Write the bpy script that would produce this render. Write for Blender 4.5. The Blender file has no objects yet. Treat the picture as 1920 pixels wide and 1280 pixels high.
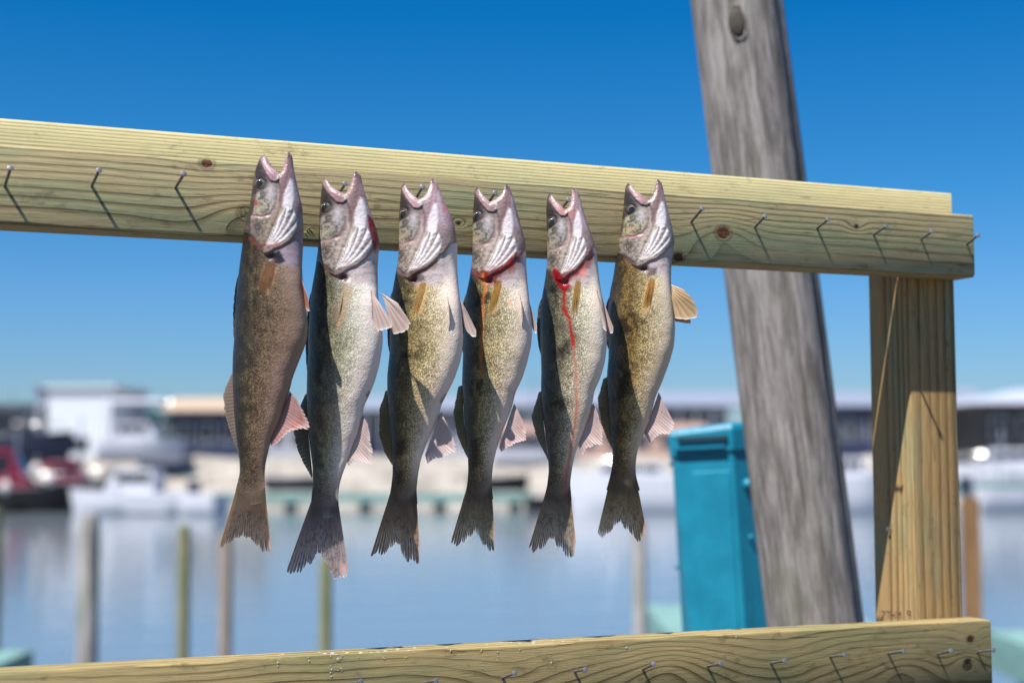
import bpy, math, random
import numpy as np
from mathutils import Vector, Matrix

random.seed(4); RNG = np.random.default_rng(4)
scene = bpy.context.scene
COL = scene.collection

# ------------------------------------------------------------------ camera
F = 2667.0                       # focal length in pixels of a 1920 px wide frame
CAMZ = 1.5
PITCH, ROLL = 0.0784, -0.0011
fw = np.array([0, math.cos(PITCH), math.sin(PITCH)])
_r0 = np.array([1.0, 0, 0]); _u0 = np.cross(_r0, fw)
rt = _r0 * math.cos(ROLL) + _u0 * math.sin(ROLL)
up = _u0 * math.cos(ROLL) - _r0 * math.sin(ROLL)
CAM = np.array([0, 0, CAMZ])
cd = bpy.data.cameras.new('camera'); cam = bpy.data.objects.new('camera', cd); COL.objects.link(cam)
cam.matrix_world = Matrix(((rt[0], up[0], -fw[0], 0), (rt[1], up[1], -fw[1], 0), (rt[2], up[2], -fw[2], CAMZ), (0, 0, 0, 1)))
cd.sensor_width = 36; cd.lens = F / 1920 * 36; cd.clip_start = 0.05; cd.clip_end = 9000
cd.dof.use_dof = True; cd.dof.focus_distance = 1.73; cd.dof.aperture_fstop = 2.8; cd.dof.aperture_blades = 0
scene.camera = cam

# ------------------------------------------------------------------ light
SUN_DOWN = np.array([0.51, 0.285, -1.0])      # in the rack's frame: along the rail, into it, down
YAW = 0.3698
BX = np.array([math.cos(YAW), math.sin(YAW), 0]); BY = np.array([-math.sin(YAW), math.cos(YAW), 0]); BZ = np.array([0, 0, 1.0])
sd = SUN_DOWN[0] * BX + SUN_DOWN[1] * BY + SUN_DOWN[2] * BZ
sd = sd / np.linalg.norm(sd); to_sun = -sd
sl = bpy.data.lights.new('sun', 'SUN'); sl.energy = 5.0; sl.angle = math.radians(0.5); sl.color = (1.0, 0.95, 0.87)
so = bpy.data.objects.new('sun', sl); COL.objects.link(so)
so.rotation_euler = Vector(sd).to_track_quat('-Z', 'Y').to_euler(); so.location = (0, 0, 12)
w = bpy.data.worlds.new('World'); scene.world = w; w.use_nodes = True
nt = w.node_tree; nt.nodes.clear()
sky = nt.nodes.new('ShaderNodeTexSky'); sky.sky_type = 'NISHITA'; sky.sun_disc = False
sky.sun_elevation = math.asin(to_sun[2]); sky.sun_rotation = math.atan2(to_sun[0], to_sun[1])
sky.altitude = 0; sky.air_density = 1.0; sky.dust_density = 0.2; sky.ozone_density = 2.5
# clear spring sky: deepen the blue with height, keep the pale band at the horizon
tc = nt.nodes.new('ShaderNodeTexCoord'); sx_ = nt.nodes.new('ShaderNodeSeparateXYZ'); nt.links.new(tc.outputs['Generated'], sx_.inputs[0])
rp = nt.nodes.new('ShaderNodeValToRGB'); nt.links.new(sx_.outputs[2], rp.inputs[0])
el = rp.color_ramp.elements; el[0].position = 0.0; el[0].color = (.46, .62, .84, 1); el[1].position = 1.0; el[1].color = (.22, .62, .98, 1)
for p_, c_ in ((.05, (.42, .64, .93)), (.11, (.34, .66, 1.0)), (.18, (.17, .63, 1.0)), (.30, (.02, .56, 1.0)), (.5, (.08, .52, .95))):
    e_ = el.new(p_); e_.color = (*c_, 1)
hs = nt.nodes.new('ShaderNodeMix'); hs.data_type = 'RGBA'; hs.blend_type = 'MULTIPLY'; hs.inputs[0].default_value = 1; nt.links.new(rp.outputs[0], hs.inputs[7])
bg = nt.nodes.new('ShaderNodeBackground'); bg.inputs[1].default_value = 0.057
wo = nt.nodes.new('ShaderNodeOutputWorld')
nt.links.new(sky.outputs[0], hs.inputs[6]); nt.links.new(hs.outputs[2], bg.inputs[0]); nt.links.new(bg.outputs[0], wo.inputs[0])
scene.view_settings.view_transform = 'Standard'; scene.view_settings.look = 'None'
scene.view_settings.gamma = 1; scene.view_settings.use_curve_mapping = False
scene.view_settings.exposure = 1.0
scene.cycles.use_denoising = True

# ------------------------------------------------------------------ helpers
def ray(px, py):
    return fw + rt * (px - 960) / F + up * (640 - py) / F
def at(px, py, Y):
    """world point seen at a pixel of the photograph, Y metres ahead"""
    d = ray(px, py); return CAM + d * (Y / d[1])
def on_plane(px, py, P0, n):
    d = ray(px, py); return CAM + d * (((P0 - CAM) @ n) / (d @ n))
def empty(name, loc, label=None, cat=None, group=None, parent=None):
    o = bpy.data.objects.new(name, None); COL.objects.link(o); o.location = Vector(loc); o.empty_display_size = .05
    tag(o, label, cat, group); o.parent = parent
    return o
def tag(o, label=None, cat=None, group=None, kind=None):
    if label: o['label'] = label
    if cat: o['category'] = cat
    if group: o['group'] = group
    if kind: o['kind'] = kind
    return o
def mesh_obj(name, verts, faces, mat, parent=None, loc=(0, 0, 0), smooth=False, cols=None):
    me = bpy.data.meshes.new(name)
    me.from_pydata([tuple(map(float, v)) for v in verts], [], [tuple(map(int, f)) for f in faces])
    if smooth: me.shade_smooth()
    if cols:
        for k, a in cols.items():
            at_ = me.color_attributes.new(k, 'FLOAT_COLOR', 'POINT')
            at_.data.foreach_set('color', np.ascontiguousarray(a, dtype=np.float32).ravel())
    me.materials.append(mat); me.update()
    o = bpy.data.objects.new(name, me); COL.objects.link(o); o.location = Vector(loc); o.parent = parent
    return o
class MB:
    """collects simple solids into one mesh"""
    def __init__(s): s.v = []; s.f = []
    def add(s, vs, fs):
        n = len(s.v); s.v += [tuple(v) for v in vs]; s.f += [tuple(i + n for i in f) for f in fs]; return s
    def box(s, x0, x1, y0, y1, z0, z1, b=0.0):
        if b <= 0:
            vs = [(x, y, z) for x in (x0, x1) for y in (y0, y1) for z in (z0, z1)]
            return s.add(vs, [(0, 1, 3, 2), (4, 6, 7, 5), (0, 4, 5, 1), (2, 3, 7, 6), (0, 2, 6, 4), (1, 5, 7, 3)])
        # chamfered box: long axis x, the four long edges rounded
        prof = []
        for cy, cz, a0 in ((y1 - b, z1 - b, 0), (y0 + b, z1 - b, 90), (y0 + b, z0 + b, 180), (y1 - b, z0 + b, 270)):
            for k in range(4):
                a = math.radians(a0 + 30 * k); prof.append((cy + b * math.cos(a), cz + b * math.sin(a)))
        n = len(prof); vs = []
        e = b * .4
        cy, cz = (y0 + y1) / 2, (z0 + z1) / 2
        for x, k in ((x0, 1 - e * 25), (x0 + e, 1), (x1 - e, 1), (x1, 1 - e * 25)):
            vs += [(x, cy + (p[0] - cy) * k, cz + (p[1] - cz) * k) for p in prof]
        fs = []
        for j in range(3):
            for i in range(n):
                fs.append((j * n + i, j * n + (i + 1) % n, (j + 1) * n + (i + 1) % n, (j + 1) * n + i))
        fs.append(tuple(range(n))); fs.append(tuple(reversed(range(3 * n, 4 * n))))
        return s.add(vs, fs)
    def tube(s, pts, rads, n=10, cap=True):
        pts = [Vector(p) for p in pts]; ring = []
        for i, p in enumerate(pts):
            t = (pts[min(i + 1, len(pts) - 1)] - pts[max(i - 1, 0)]).normalized()
            a = Vector((0, 0, 1)) if abs(t.z) < .9 else Vector((1, 0, 0))
            u = t.cross(a).normalized(); v = t.cross(u)
            r = rads[i] if hasattr(rads, '__len__') else rads
            ring.append([tuple(p + (u * math.cos(2 * math.pi * k / n) + v * math.sin(2 * math.pi * k / n)) * r) for k in range(n)])
        vs = [q for r_ in ring for q in r_]; fs = []
        for j in range(len(pts) - 1):
            for k in range(n):
                fs.append((j * n + k, j * n + (k + 1) % n, (j + 1) * n + (k + 1) % n, (j + 1) * n + k))
        if cap:
            fs.append(tuple(reversed(range(n)))); fs.append(tuple(range((len(pts) - 1) * n, len(pts) * n)))
        return s.add(vs, fs)
    def prism(s, poly, y0, y1):
        """poly of (x,z) extruded from y0 to y1"""
        n = len(poly); vs = [(p[0], y0, p[1]) for p in poly] + [(p[0], y1, p[1]) for p in poly]
        fs = [tuple(range(n)), tuple(reversed(range(n, 2 * n)))] + [(i, i + n, (i + 1) % n + n, (i + 1) % n) for i in range(n)]
        return s.add(vs, fs)
    def ball(s, c, r, n=10, sq=(1, 1, 1)):
        vs = []; m = n // 2
        for j in range(1, m):
            a = math.pi * j / m
            for k in range(n):
                b = 2 * math.pi * k / n
                vs.append((c[0] + r * sq[0] * math.sin(a) * math.cos(b), c[1] + r * sq[1] * math.sin(a) * math.sin(b), c[2] + r * sq[2] * math.cos(a)))
        top = len(vs); vs.append((c[0], c[1], c[2] + r * sq[2])); vs.append((c[0], c[1], c[2] - r * sq[2])); fs = []
        for j in range(m - 2):
            for k in range(n): fs.append((j * n + k, (j + 1) * n + k, (j + 1) * n + (k + 1) % n, j * n + (k + 1) % n))
        for k in range(n):
            fs.append((top, k, (k + 1) % n)); fs.append((top + 1, (m - 2) * n + (k + 1) % n, (m - 2) * n + k))
        return s.add(vs, fs)
    def build(s, name, mat, parent=None, loc=(0, 0, 0), smooth=False):
        o = mesh_obj(name, s.v, s.f, mat, parent, loc, smooth)
        import bmesh
        bm = bmesh.new(); bm.from_mesh(o.data); bmesh.ops.recalc_face_normals(bm, faces=bm.faces); bm.to_mesh(o.data); bm.free()
        if smooth:
            try: o.data.set_sharp_from_angle(angle=math.radians(40))
            except Exception: pass
        return o

# ------------------------------------------------------------------ shader arithmetic
class G:
    def __init__(s, name):
        s.m = bpy.data.materials.new(name); s.m.use_nodes = True; s.t = s.m.node_tree; s.t.nodes.clear()
        s.out = s.t.nodes.new('ShaderNodeOutputMaterial'); s.bsdf = s.t.nodes.new('ShaderNodeBsdfPrincipled')
        s.t.links.new(s.bsdf.outputs[0], s.out.inputs[0])
    def put(s, sock, v):
        if isinstance(v, E_): s.t.links.new(v.s, sock)
        elif isinstance(v, tuple) and len(v) == 3 and sock.type == 'RGBA': sock.default_value = (*v, 1)
        else: sock.default_value = v
    def math(s, op, *a, clamp=False):
        n = s.t.nodes.new('ShaderNodeMath'); n.operation = op; n.use_clamp = clamp
        for i, v in enumerate(a): s.put(n.inputs[i], v)
        return E_(s, n.outputs[0])
    def obj(s):
        n = s.t.nodes.new('ShaderNodeTexCoord'); return E_(s, n.outputs['Object'])
    def xyz(s, v):
        n = s.t.nodes.new('ShaderNodeSeparateXYZ'); s.put(n.inputs[0], v); return [E_(s, o) for o in n.outputs]
    def vec(s, x, y, z):
        n = s.t.nodes.new('ShaderNodeCombineXYZ')
        for i, v in enumerate((x, y, z)): s.put(n.inputs[i], v)
        return E_(s, n.outputs[0])
    def noise(s, v, scale, detail=3, rough=.5, dist=0):
        n = s.t.nodes.new('ShaderNodeTexNoise'); s.put(n.inputs['Vector'], v)
        n.inputs['Scale'].default_value = scale; n.inputs['Detail'].default_value = detail
        n.inputs['Roughness'].default_value = rough; n.inputs['Distortion'].default_value = dist
        return E_(s, n.outputs[0])
    def vor(s, v, scale, feat='F1', rnd=1.0):
        n = s.t.nodes.new('ShaderNodeTexVoronoi'); n.feature = feat; s.put(n.inputs['Vector'], v); n.inputs['Scale'].default_value = scale
        n.inputs['Randomness'].default_value = rnd
        return E_(s, n.outputs[0])
    def mix(s, f, a, b, mode='MIX'):
        n = s.t.nodes.new('ShaderNodeMix'); n.data_type = 'RGBA'; n.blend_type = mode
        s.put(n.inputs[0], f); s.put(n.inputs[6], a); s.put(n.inputs[7], b); return E_(s, n.outputs[2])
    def sm(s, x, a, b):
        n = s.t.nodes.new('ShaderNodeMapRange'); n.interpolation_type = 'SMOOTHSTEP'
        s.put(n.inputs[0], x); s.put(n.inputs[1], a); s.put(n.inputs[2], b); n.inputs[3].default_value = 0; n.inputs[4].default_value = 1
        return E_(s, n.outputs[0])
    def attr(s, name, alpha=False):
        n = s.t.nodes.new('ShaderNodeAttribute'); n.attribute_name = name; return E_(s, n.outputs['Color'])
    def bump(s, h, dist=.001, strength=1.0):
        n = s.t.nodes.new('ShaderNodeBump'); s.put(n.inputs['Height'], h); n.inputs['Distance'].default_value = dist
        n.inputs['Strength'].default_value = strength; s.t.links.new(n.outputs[0], s.bsdf.inputs['Normal'])
    def set(s, **k):
        names = dict(col='Base Color', rough='Roughness', metal='Metallic', spec='Specular IOR Level', coat='Coat Weight', sss='Subsurface Weight', trans='Transmission Weight', coatr='Coat Roughness')
        for a, v in k.items(): s.put(s.bsdf.inputs[names[a]], v)
        return s.m
class E_:
    def __init__(s, g, sock): s.g = g; s.s = sock
    def _o(s, op, o, r=False): return s.g.math(op, o, s) if r else s.g.math(op, s, o)
    def __add__(s, o): return s._o('ADD', o)
    __radd__ = __add__
    def __mul__(s, o): return s._o('MULTIPLY', o)
    __rmul__ = __mul__
    def __sub__(s, o): return s._o('SUBTRACT', o)
    def __rsub__(s, o): return s._o('SUBTRACT', o, True)
    def __truediv__(s, o): return s._o('DIVIDE', o)

def plain(name, col, rough=.6, metal=0, var=.15, scale=6, bump=0, coat=0):
    g = G(name); n = g.noise(g.obj(), scale, 4)
    c = g.mix(g.sm(n, .35, .7), tuple(x * (1 - var) for x in col), tuple(min(1, x * (1 + var)) for x in col))
    if bump: g.bump(g.noise(g.obj(), scale * 6, 3), bump)
    return g.set(col=c, rough=rough, metal=metal, coat=coat)

# ------------------------------------------------------------------ wood
def wood(name, early, late, green, pith=(.05, -.02), spacing=.0045, wav=.006, knots=(), greenamt=.5, warp=3.0, late_sharp=.55, seed=0.0, fib=1.0, stains=(), latew=.8):
    g = G(name); P = g.obj(); x, y, z = g.xyz(P)
    xs = x + seed
    n1 = g.noise(g.vec(xs * warp, y * 9, z * 9), 1.0, 2, .5) - .5
    n2 = g.noise(g.vec(xs * warp * 4, y * 30, z * 30), 1.0, 2, .5) - .5
    yy = y - pith[0]; zz = z - pith[1]
    r = g.math('SQRT', yy * yy + zz * zz) + n1 * wav + n2 * (wav * .25)
    kd = None; kn = []
    for (kx, kz, rx, amp, kcol) in knots:
        dx = (x - kx) * (1 / rx); dz = (z - kz) * (1 / (rx * .8)); d2 = dx * dx + dz * dz
        wide = g.math('POWER', 2.718, (((x - kx) * (1 / (rx * 4.5))) * ((x - kx) * (1 / (rx * 4.5))) + ((z - kz) * (1 / (rx * 2.6))) * ((z - kz) * (1 / (rx * 2.6)))) * -1.0)
        r = r + wide * amp
        if kcol: kn.append((d2, kcol))
    fr = g.math('FRACT', r / spacing)
    lt = g.sm(fr, late_sharp - .4, .95); lt = lt * lt * (1.0 - g.sm(fr, .95, 1.0))
    amt = .5 + g.noise(g.vec(xs * 2.0, y * 20, z * 40), 1.0, 2)
    lt = lt * g.sm(amt, .7, 1.15)
    fibre = g.noise(g.vec(xs * 22, y * 700, z * 700), 1.0, 4, .7)
    blot = g.noise(g.vec(xs * 5, y * 14, z * 22), 1.0, 3, .6)
    c = g.mix(g.sm(blot, .42, .68) * greenamt, early, green)
    blot2 = g.noise(g.vec(xs * 7 + 9, y * 20, z * 30), 1.0, 4, .65)
    c = g.mix(g.sm(blot2, .5, .75) * .45, c, tuple(q * .72 for q in early))
    c = g.mix(lt * latew, c, late)
    c = g.mix(g.sm(fibre, .3, .75) * (.30 * fib), c, tuple(q * .62 for q in late))
    dirt = g.noise(g.vec(xs * 30, y * 60, z * 60), 1.0, 5, .75)
    c = g.mix(g.sm(dirt, .56, .70) * .45, c, tuple(q * .6 for q in late))
    chk = g.noise(g.vec(xs * 10, y * 240, z * 240), 1.0, 2, .5)
    c = g.mix(g.sm(chk, .70, .76) * .7, c, (.02, .015, .01))
    for (sx, sz, rx_, rz_, scol) in stains:
        dx = (x - sx) * (1 / rx_); dz = (z - sz) * (1 / rz_)
        q = g.noise(P, 90, 3) - .5
        c = g.mix((1.0 - g.sm(dx * dx + dz * dz + q * 1.5, .3, 1.2)) * .8, c, scol)
    h = (1.0 - lt * .9) + fibre * .6 - g.sm(chk, .70, .76) * .6
    for d2, kcol in kn:
        q = (g.noise(P, 220, 3) - .5) * .9
        m = 1.0 - g.sm(d2 + q, .55, 1.15)
        ringm = g.sm(d2, .8, 1.3) * (1.0 - g.sm(d2, 1.3, 2.6))
        kc = g.mix(g.sm(g.noise(P, 320, 3), .4, .65), kcol, tuple(k_ * .45 for k_ in kcol))
        c = g.mix(ringm * .5, c, tuple(q_ * .6 for q_ in late)); c = g.mix(m, c, kc)
        h = h - m * .6
    g.bump(h, .0011, .8)
    return g.set(col=c, rough=.72, spec=.25)

ORG = BY * 1.6304                              # foot of the perpendicular from the camera axis to the rail's front plane
ZT = CAMZ + .3371; ZL = CAMZ - .2321; HR = .089; DR = .046
def B(t, y, z): return ORG * 1 + BX * t + BY * y + np.array([0, 0, z])
def rail_xy(px, py, y=0.0):
    P = on_plane(px, py, ORG + BY * y, BY); return (P - ORG) @ BX, P[2]
t_end = rail_xy(1827, 460)[0]; t_pl = rail_xy(1785, 380, .048)[0]; t_low = rail_xy(1859, 1200)[0]
t_post = 1.256; W_POST = .0825; D_POST = .095
T0 = -1.25
def board_obj(name, tc, yc, zc, L, D, H, mat, parent, bev=.0028, rot=None):
    o = MB().box(-L / 2, L / 2, -D / 2, D / 2, -H / 2, H / 2, bev).build(name, mat, parent, smooth=True)
    o.rotation_euler = (0, 0, YAW)
    o.location = Vector(B(tc, yc, zc) - np.array(rack_loc))
    m = Matrix(((BX[0], BY[0], 0, 0), (BX[1], BY[1], 0, 0), (0, 0, 1, 0), (0, 0, 0, 1))); m.translation = Vector(B(tc, yc, zc)); WM[o.name] = m
    return o
WM = {}
rack_loc = B(t_post + W_POST / 2, DR + D_POST / 2, 0)
rack = empty('fish_rack', rack_loc, 'pale green treated timber frame of rails and a post studded with long nails', 'rack')

def kn_rail(px, py): t, z = rail_xy(px, py); return t - (T0 + t_end) / 2, z - (ZT - HR / 2)
KB = (.13, .05, .025); KD = (.07, .03, .02)
k1 = kn_rail(388, 306); k2 = kn_rail(1356, 437); k3 = kn_rail(1272, 482); k4 = kn_rail(1606, 425); k5 = kn_rail(463, 400); k6 = kn_rail(860, 420)
m_rail = wood('rail_wood', (.42, .35, .19), (.09, .06, .028), (.29, .325, .18), pith=(.045, -.055), spacing=.0062, wav=.008,
              knots=((*k1, .0075, .003, (.10, .035, .02)), (*k2, .0105, -.012, KB), (*k3, .008, .006, KD), (*k4, .0035, .008, KD), (*k5, .010, -.010, (.20, .17, .09)), (*k6, .002, .012, KD)), greenamt=.85, seed=3.1, fib=1.3)
m_top = wood('plank_wood', (.56, .49, .265), (.27, .215, .10), (.47, .45, .26), pith=(.02, -.09), spacing=.0034, wav=.0035, warp=1.6, greenamt=.5, seed=7.7, fib=.5, late_sharp=.45, latew=.42)
def kn_low(px, py): t, z = rail_xy(px, py); return t - (T0 + t_low) / 2, z - (ZL - HR / 2)
l1 = kn_low(1820, 1198); l2 = kn_low(1815, 1240); l3 = kn_low(1250, 1258); l4 = kn_low(1460, 1265); l5 = kn_low(960, 1290); l6 = kn_low(1700, 1262)
m_low = wood('lower_rail_wood', (.36, .28, .13), (.06, .036, .012), (.22, .22, .105), pith=(.045, -.055), spacing=.0070, wav=.016,
             knots=((*l1, .006, .008, KD), (*l2, .006, -.012, KD), (*l3, .014, -.017, None), (*l4, .018, .013, None), (*l5, .016, .014, None), (*l6, .012, -.016, None)), greenamt=.7, seed=1.3, warp=4)
m_post = wood('post_wood', (.42, .27, .115), (.10, .055, .02), (.26, .28, .16), pith=(.03, .075), spacing=.0105, wav=.009, warp=1.2, greenamt=.6, seed=5.2, late_sharp=.45, fib=1.5,
              stains=())
rail = board_obj('rail', (T0 + t_end) / 2, DR / 2, ZT - HR / 2, t_end - T0, DR, HR, m_rail, rack, .0038)
rail['label'] = 'upper front rail with knots'
GAP = .0016
plank = board_obj('top_plank', (T0 + t_pl) / 2, DR + GAP + .046, ZT - .0035 + .0215, t_pl - T0, .092, .043, m_top, rack)
plank['label'] = 'pale yellow plank laid flat on the post'
lower = board_obj('rail', (T0 + t_low) / 2, DR / 2, ZL - HR / 2, t_low - T0, DR, HR, m_low, rack)
lower['label'] = 'lower front rail with dried drips'
zb = ZT - .0040
post = MB().box(-zb / 2, zb / 2, -D_POST / 2, D_POST / 2, -W_POST / 2, W_POST / 2, .004).build('post', m_post, rack, smooth=True)
# local x up, local y into the rack, local z to the left along the rail
post.rotation_euler = Matrix(((0, BY[0], -BX[0]), (0, BY[1], -BX[1]), (1, 0, 0))).to_euler()
post.location = Vector(B(t_post + W_POST / 2, DR + .0012 + D_POST / 2, zb / 2) - rack_loc)
post2 = post.copy(); COL.objects.link(post2); post2.location = Vector(B(T0 + .12, DR + .0012 + D_POST / 2, zb / 2) - rack_loc)

# nails
g = G('nail_steel'); n = g.noise(g.obj(), 600, 3)
m_nail = g.set(col=g.mix(g.sm(n, .4, .65), (.10, .095, .085), (.26, .255, .25)), rough=.5, metal=.55)
g = G('nail_head_steel'); n = g.noise(g.obj(), 900, 3)
m_nailh = g.set(col=g.mix(g.sm(n, .4, .65), (.16, .16, .17), (.34, .34, .37)), rough=.42, metal=.6)
def nail(base, head, parent, off=.033, r=.0017):
    P0 = on_plane(*base, ORG, BY); P1 = on_plane(*head, ORG - BY * off, BY)
    d = P1 - P0; L = np.linalg.norm(d); d = d / L
    s = P0 - d * .012
    mb = MB()
    mb.tube([(0, 0, 0), (0, 0, L + .012)], r, 10)
    Lh = L + .012
    o = mb.build('nail', m_nail, parent, smooth=True)
    q = Vector(d).to_track_quat('Z', 'Y').to_matrix().to_4x4(); q.translation = Vector(s)
    lm_ = WM[parent.name].inverted() @ q; o.location = lm_.translation; o.rotation_mode = 'QUATERNION'; o.rotation_quaternion = lm_.to_quaternion()
    hb = MB().tube([(0, 0, Lh - .0012), (0, 0, Lh - .0004), (0, 0, Lh + .0004), (0, 0, Lh + .0007)], [r * .9, r * 1.9, r * 1.9, r * 1.5], 14)
    me = hb.build('nail_head', m_nailh, None, smooth=True)
    # the head shares the nail's mesh
    import bmesh
    bm = bmesh.new(); bm.from_mesh(o.data); k = len(bm.faces); bm.from_mesh(me.data)
    o.data.materials.append(m_nailh)
    bm.faces.ensure_lookup_table()
    for f in bm.faces[k:]: f.material_index = 1
    bm.to_mesh(o.data); bm.free(); dat = me.data; bpy.data.objects.remove(me); bpy.data.meshes.remove(dat)
    return o
UP_N = [((9, 349), (20, 315)), ((172, 349), (186, 319)), ((329, 352), (345, 326)), ((506, 350), (521, 330)), ((631, 369), (648, 344)), ((778, 374), (793, 350)),
        ((914, 382), (929, 361)), ((1052, 392), (1067, 374)), ((1180, 400), (1196, 380)), ((1296, 416), (1317, 391)), ((1415, 426), (1435, 405)), ((1532, 428), (1553, 411)),
        ((1638, 440), (1662, 424)), ((1727, 448), (1748, 434)), ((1813, 458), (1834, 441))]
for b_, h_ in UP_N: nail(b_, h_, rail)
LO_N = [((650, 1282), (677, 1277)), ((795, 1279), (818, 1275)), ((942, 1270), (965, 1261)), ((1077, 1258), (1098, 1254)), ((1205, 1254), (1226, 1244)), ((1326, 1248), (1352, 1243)), ((1445, 1242), (1472, 1238)),
        ((1556, 1230), (1584, 1227)), ((1665, 1224), (1695, 1220)), ((1757, 1225), (1783, 1219)), ((1832, 1221), (1863, 1218))]
for i, (b_, h_) in enumerate(LO_N): nail(b_, h_, lower, .033)
# two small nails and an ink stamp on the post's side
def post_local(P): return np.array([P[2] - zb / 2, (P - B(0, DR + .0012 + D_POST / 2, 0)) @ BY, -((P - B(t_post + W_POST / 2, 0, 0)) @ BX)])
def side_pt(px, py):
    P = on_plane(px, py, B(t_post, 0, 0), BX); return P
g = G('ink'); m_ink = g.set(col=(.10, .055, .03), rough=.8)
def stroke(mb, segs, ox, sx, sy, base, dirx):
    """ink strokes lying 0.3 mm proud of the post's side; segs in a unit cell"""
    for (a, b) in segs:
        a = np.array(a) * (sx, sy); b = np.array(b) * (sx, sy); d = b - a; L = np.linalg.norm(d) + 1e-9; nn = np.array([-d[1], d[0]]) / L * .0007
        q = [a - nn, b - nn, b + nn, a + nn]
        vs = [base + dirx * (ox + p[0]) + np.array([0, 0, p[1]]) - BX * .0004 for p in q]
        mb.add([post_local(v) for v in vs], [(0, 1, 2, 3)])
GLY = {'7': [((0, 1), (1, 1)), ((1, 1), (.3, 0))], 'T': [((0, 1), (1, 1)), ((.5, 1), (.5, 0))], 'M': [((0, 0), (0, 1)), ((0, 1), (.5, .45)), ((.5, .45), (1, 1)), ((1, 1), (1, 0))],
       '9': [((1, .55), (.1, .55)), ((.1, .55), (.1, 1)), ((.1, 1), (1, 1)), ((1, 1), (1, 0))], 'H': [((0, 0), (0, 1)), ((1, 0), (1, 1)), ((0, .5), (1, .5))]}
mbk = MB(); p0 = side_pt(1652, 1158); toward = -BY      # text runs toward the viewer
for ch, px in (('7', 1653), ('T', 1662), ('H', 1671), ('M', 1682), ('9', 1701)):
    p = side_pt(px, 1158); p1 = side_pt(px + 9, 1158); stroke(mbk, GLY[ch], 0, np.linalg.norm(p1 - p) * .8, .010, p, toward)
st = mbk.build('ink_stamp', m_ink, post)
for px, py in ((1671, 990),):
    p = side_pt(px, py); q = p - BX * .006 + np.array([0, 0, .0]); MB().tube([post_local(p + BX * .004), post_local(q)], [.0012, .0012], 8).tube([post_local(q), post_local(q - BX * .0008)], [.003, .003], 10).build('nail', m_nail, post)
# dried drips on the lower rail
g = G('dried_slime'); m_sl = g.set(col=(.42, .38, .33), rough=.4)
mb = MB(); rr = random.Random(5)
for px, n_, h_ in ((621, 7, 40), (634, 4, 30), (641, 5, 34), (670, 2, 24), (903, 4, 40), (932, 4, 24), (973, 1, 10), (1035, 3, 40), (1173, 2, 12), (720, 2, 20), (760, 1, 10), (846, 1, 10), (520, 2, 20), (1380, 1, 10), (578, 2, 22)):
    top = 1247 - (px * .0506) + 14
    for k in range(n_):
        py = top + rr.uniform(0, h_); t, z = rail_xy(px + rr.uniform(-2, 2), py); c = B(t, -.0003, z); r = rr.uniform(.0004, .0010)
        mb.ball(tuple((c - B((T0 + t_low) / 2, DR / 2, ZL - HR / 2)) @ M for M in (BX, BY, BZ)), r, 8, (1, .5, rr.uniform(1, 2.6)))
for k in range(34):
    t = rail_xy(rr.choice([rr.uniform(480, 900), rr.uniform(600, 700), rr.uniform(800, 1100)]), 1220)[0]; c = B(t, rr.uniform(.002, .03), ZL)
    mb.ball(tuple((c - B((T0 + t_low) / 2, DR / 2, ZL - HR / 2)) @ M for M in (BX, BY, BZ)), rr.uniform(.0007, .0016), 8, (1.8, 1.2, .4))
o = mb.build('dried_slime', m_sl, lower, smooth=True); o['kind'] = 'stuff'
# splinters standing off the rail's lower edge
sp = MB()
for px, py in ((575, 432), (578, 428), (571, 436), (582, 431)):
    t, z = rail_xy(px, py); c = (B(t, -.0002, z) - B((T0 + t_end) / 2, DR / 2, ZT - HR / 2)); c = np.array([c @ BX, c @ BY, c[2]])
    sp.tube([c, c + np.array([rr.uniform(.001, .004), -.003, rr.uniform(-.001, .003)])], [.0008, .0002], 5)
sp.build('splinters', m_rail, rail)['kind'] = 'stuff'
# ------------------------------------------------------------------ walleyes
def srgb(*c): return tuple((v / 255 / 12.92) if v / 255 <= .04045 else ((v / 255 + .055) / 1.055) ** 2.4 for v in c)
def _h(ix, iy, seed):
    n = (ix * 374761393 + iy * 668265263 + seed * 974634777) & 0xFFFFFFFF
    n = ((n ^ (n >> 13)) * 1274126177) & 0xFFFFFFFF
    return ((n ^ (n >> 16)) & 0xFFFF) / 65535.0
def vnoise(x, y, seed=0):
    ix = np.floor(x).astype(np.int64); iy = np.floor(y).astype(np.int64); fx = x - ix; fy = y - iy
    fx = fx * fx * (3 - 2 * fx); fy = fy * fy * (3 - 2 * fy)
    a = _h(ix, iy, seed); b = _h(ix + 1, iy, seed); c = _h(ix, iy + 1, seed); d = _h(ix + 1, iy + 1, seed)
    return (a * (1 - fx) + b * fx) * (1 - fy) + (c * (1 - fx) + d * fx) * fy
def fbm(x, y, seed=0, o=3):
    s = 0; a = .5; t = 0
    for k in range(o):
        s = s + a * vnoise(x * 2 ** k, y * 2 ** k, seed + k); t += a; a *= .55
    return s / t
def ss(x, a, b):
    t = np.clip((x - a) / (b - a), 0, 1); return t * t * (3 - 2 * t)
def seg_dist(X, Y, pts, closed=False):
    d = np.full(np.shape(X), 1e9); n = len(pts)
    for i in range(n if closed else n - 1):
        ax, ay = pts[i]; bx, by = pts[(i + 1) % n]; dx, dy = bx - ax, by - ay
        t = np.clip(((X - ax) * dx + (Y - ay) * dy) / (dx * dx + dy * dy + 1e-9), 0, 1)
        d = np.minimum(d, np.hypot(X - ax - t * dx, Y - ay - t * dy))
    return d
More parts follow.
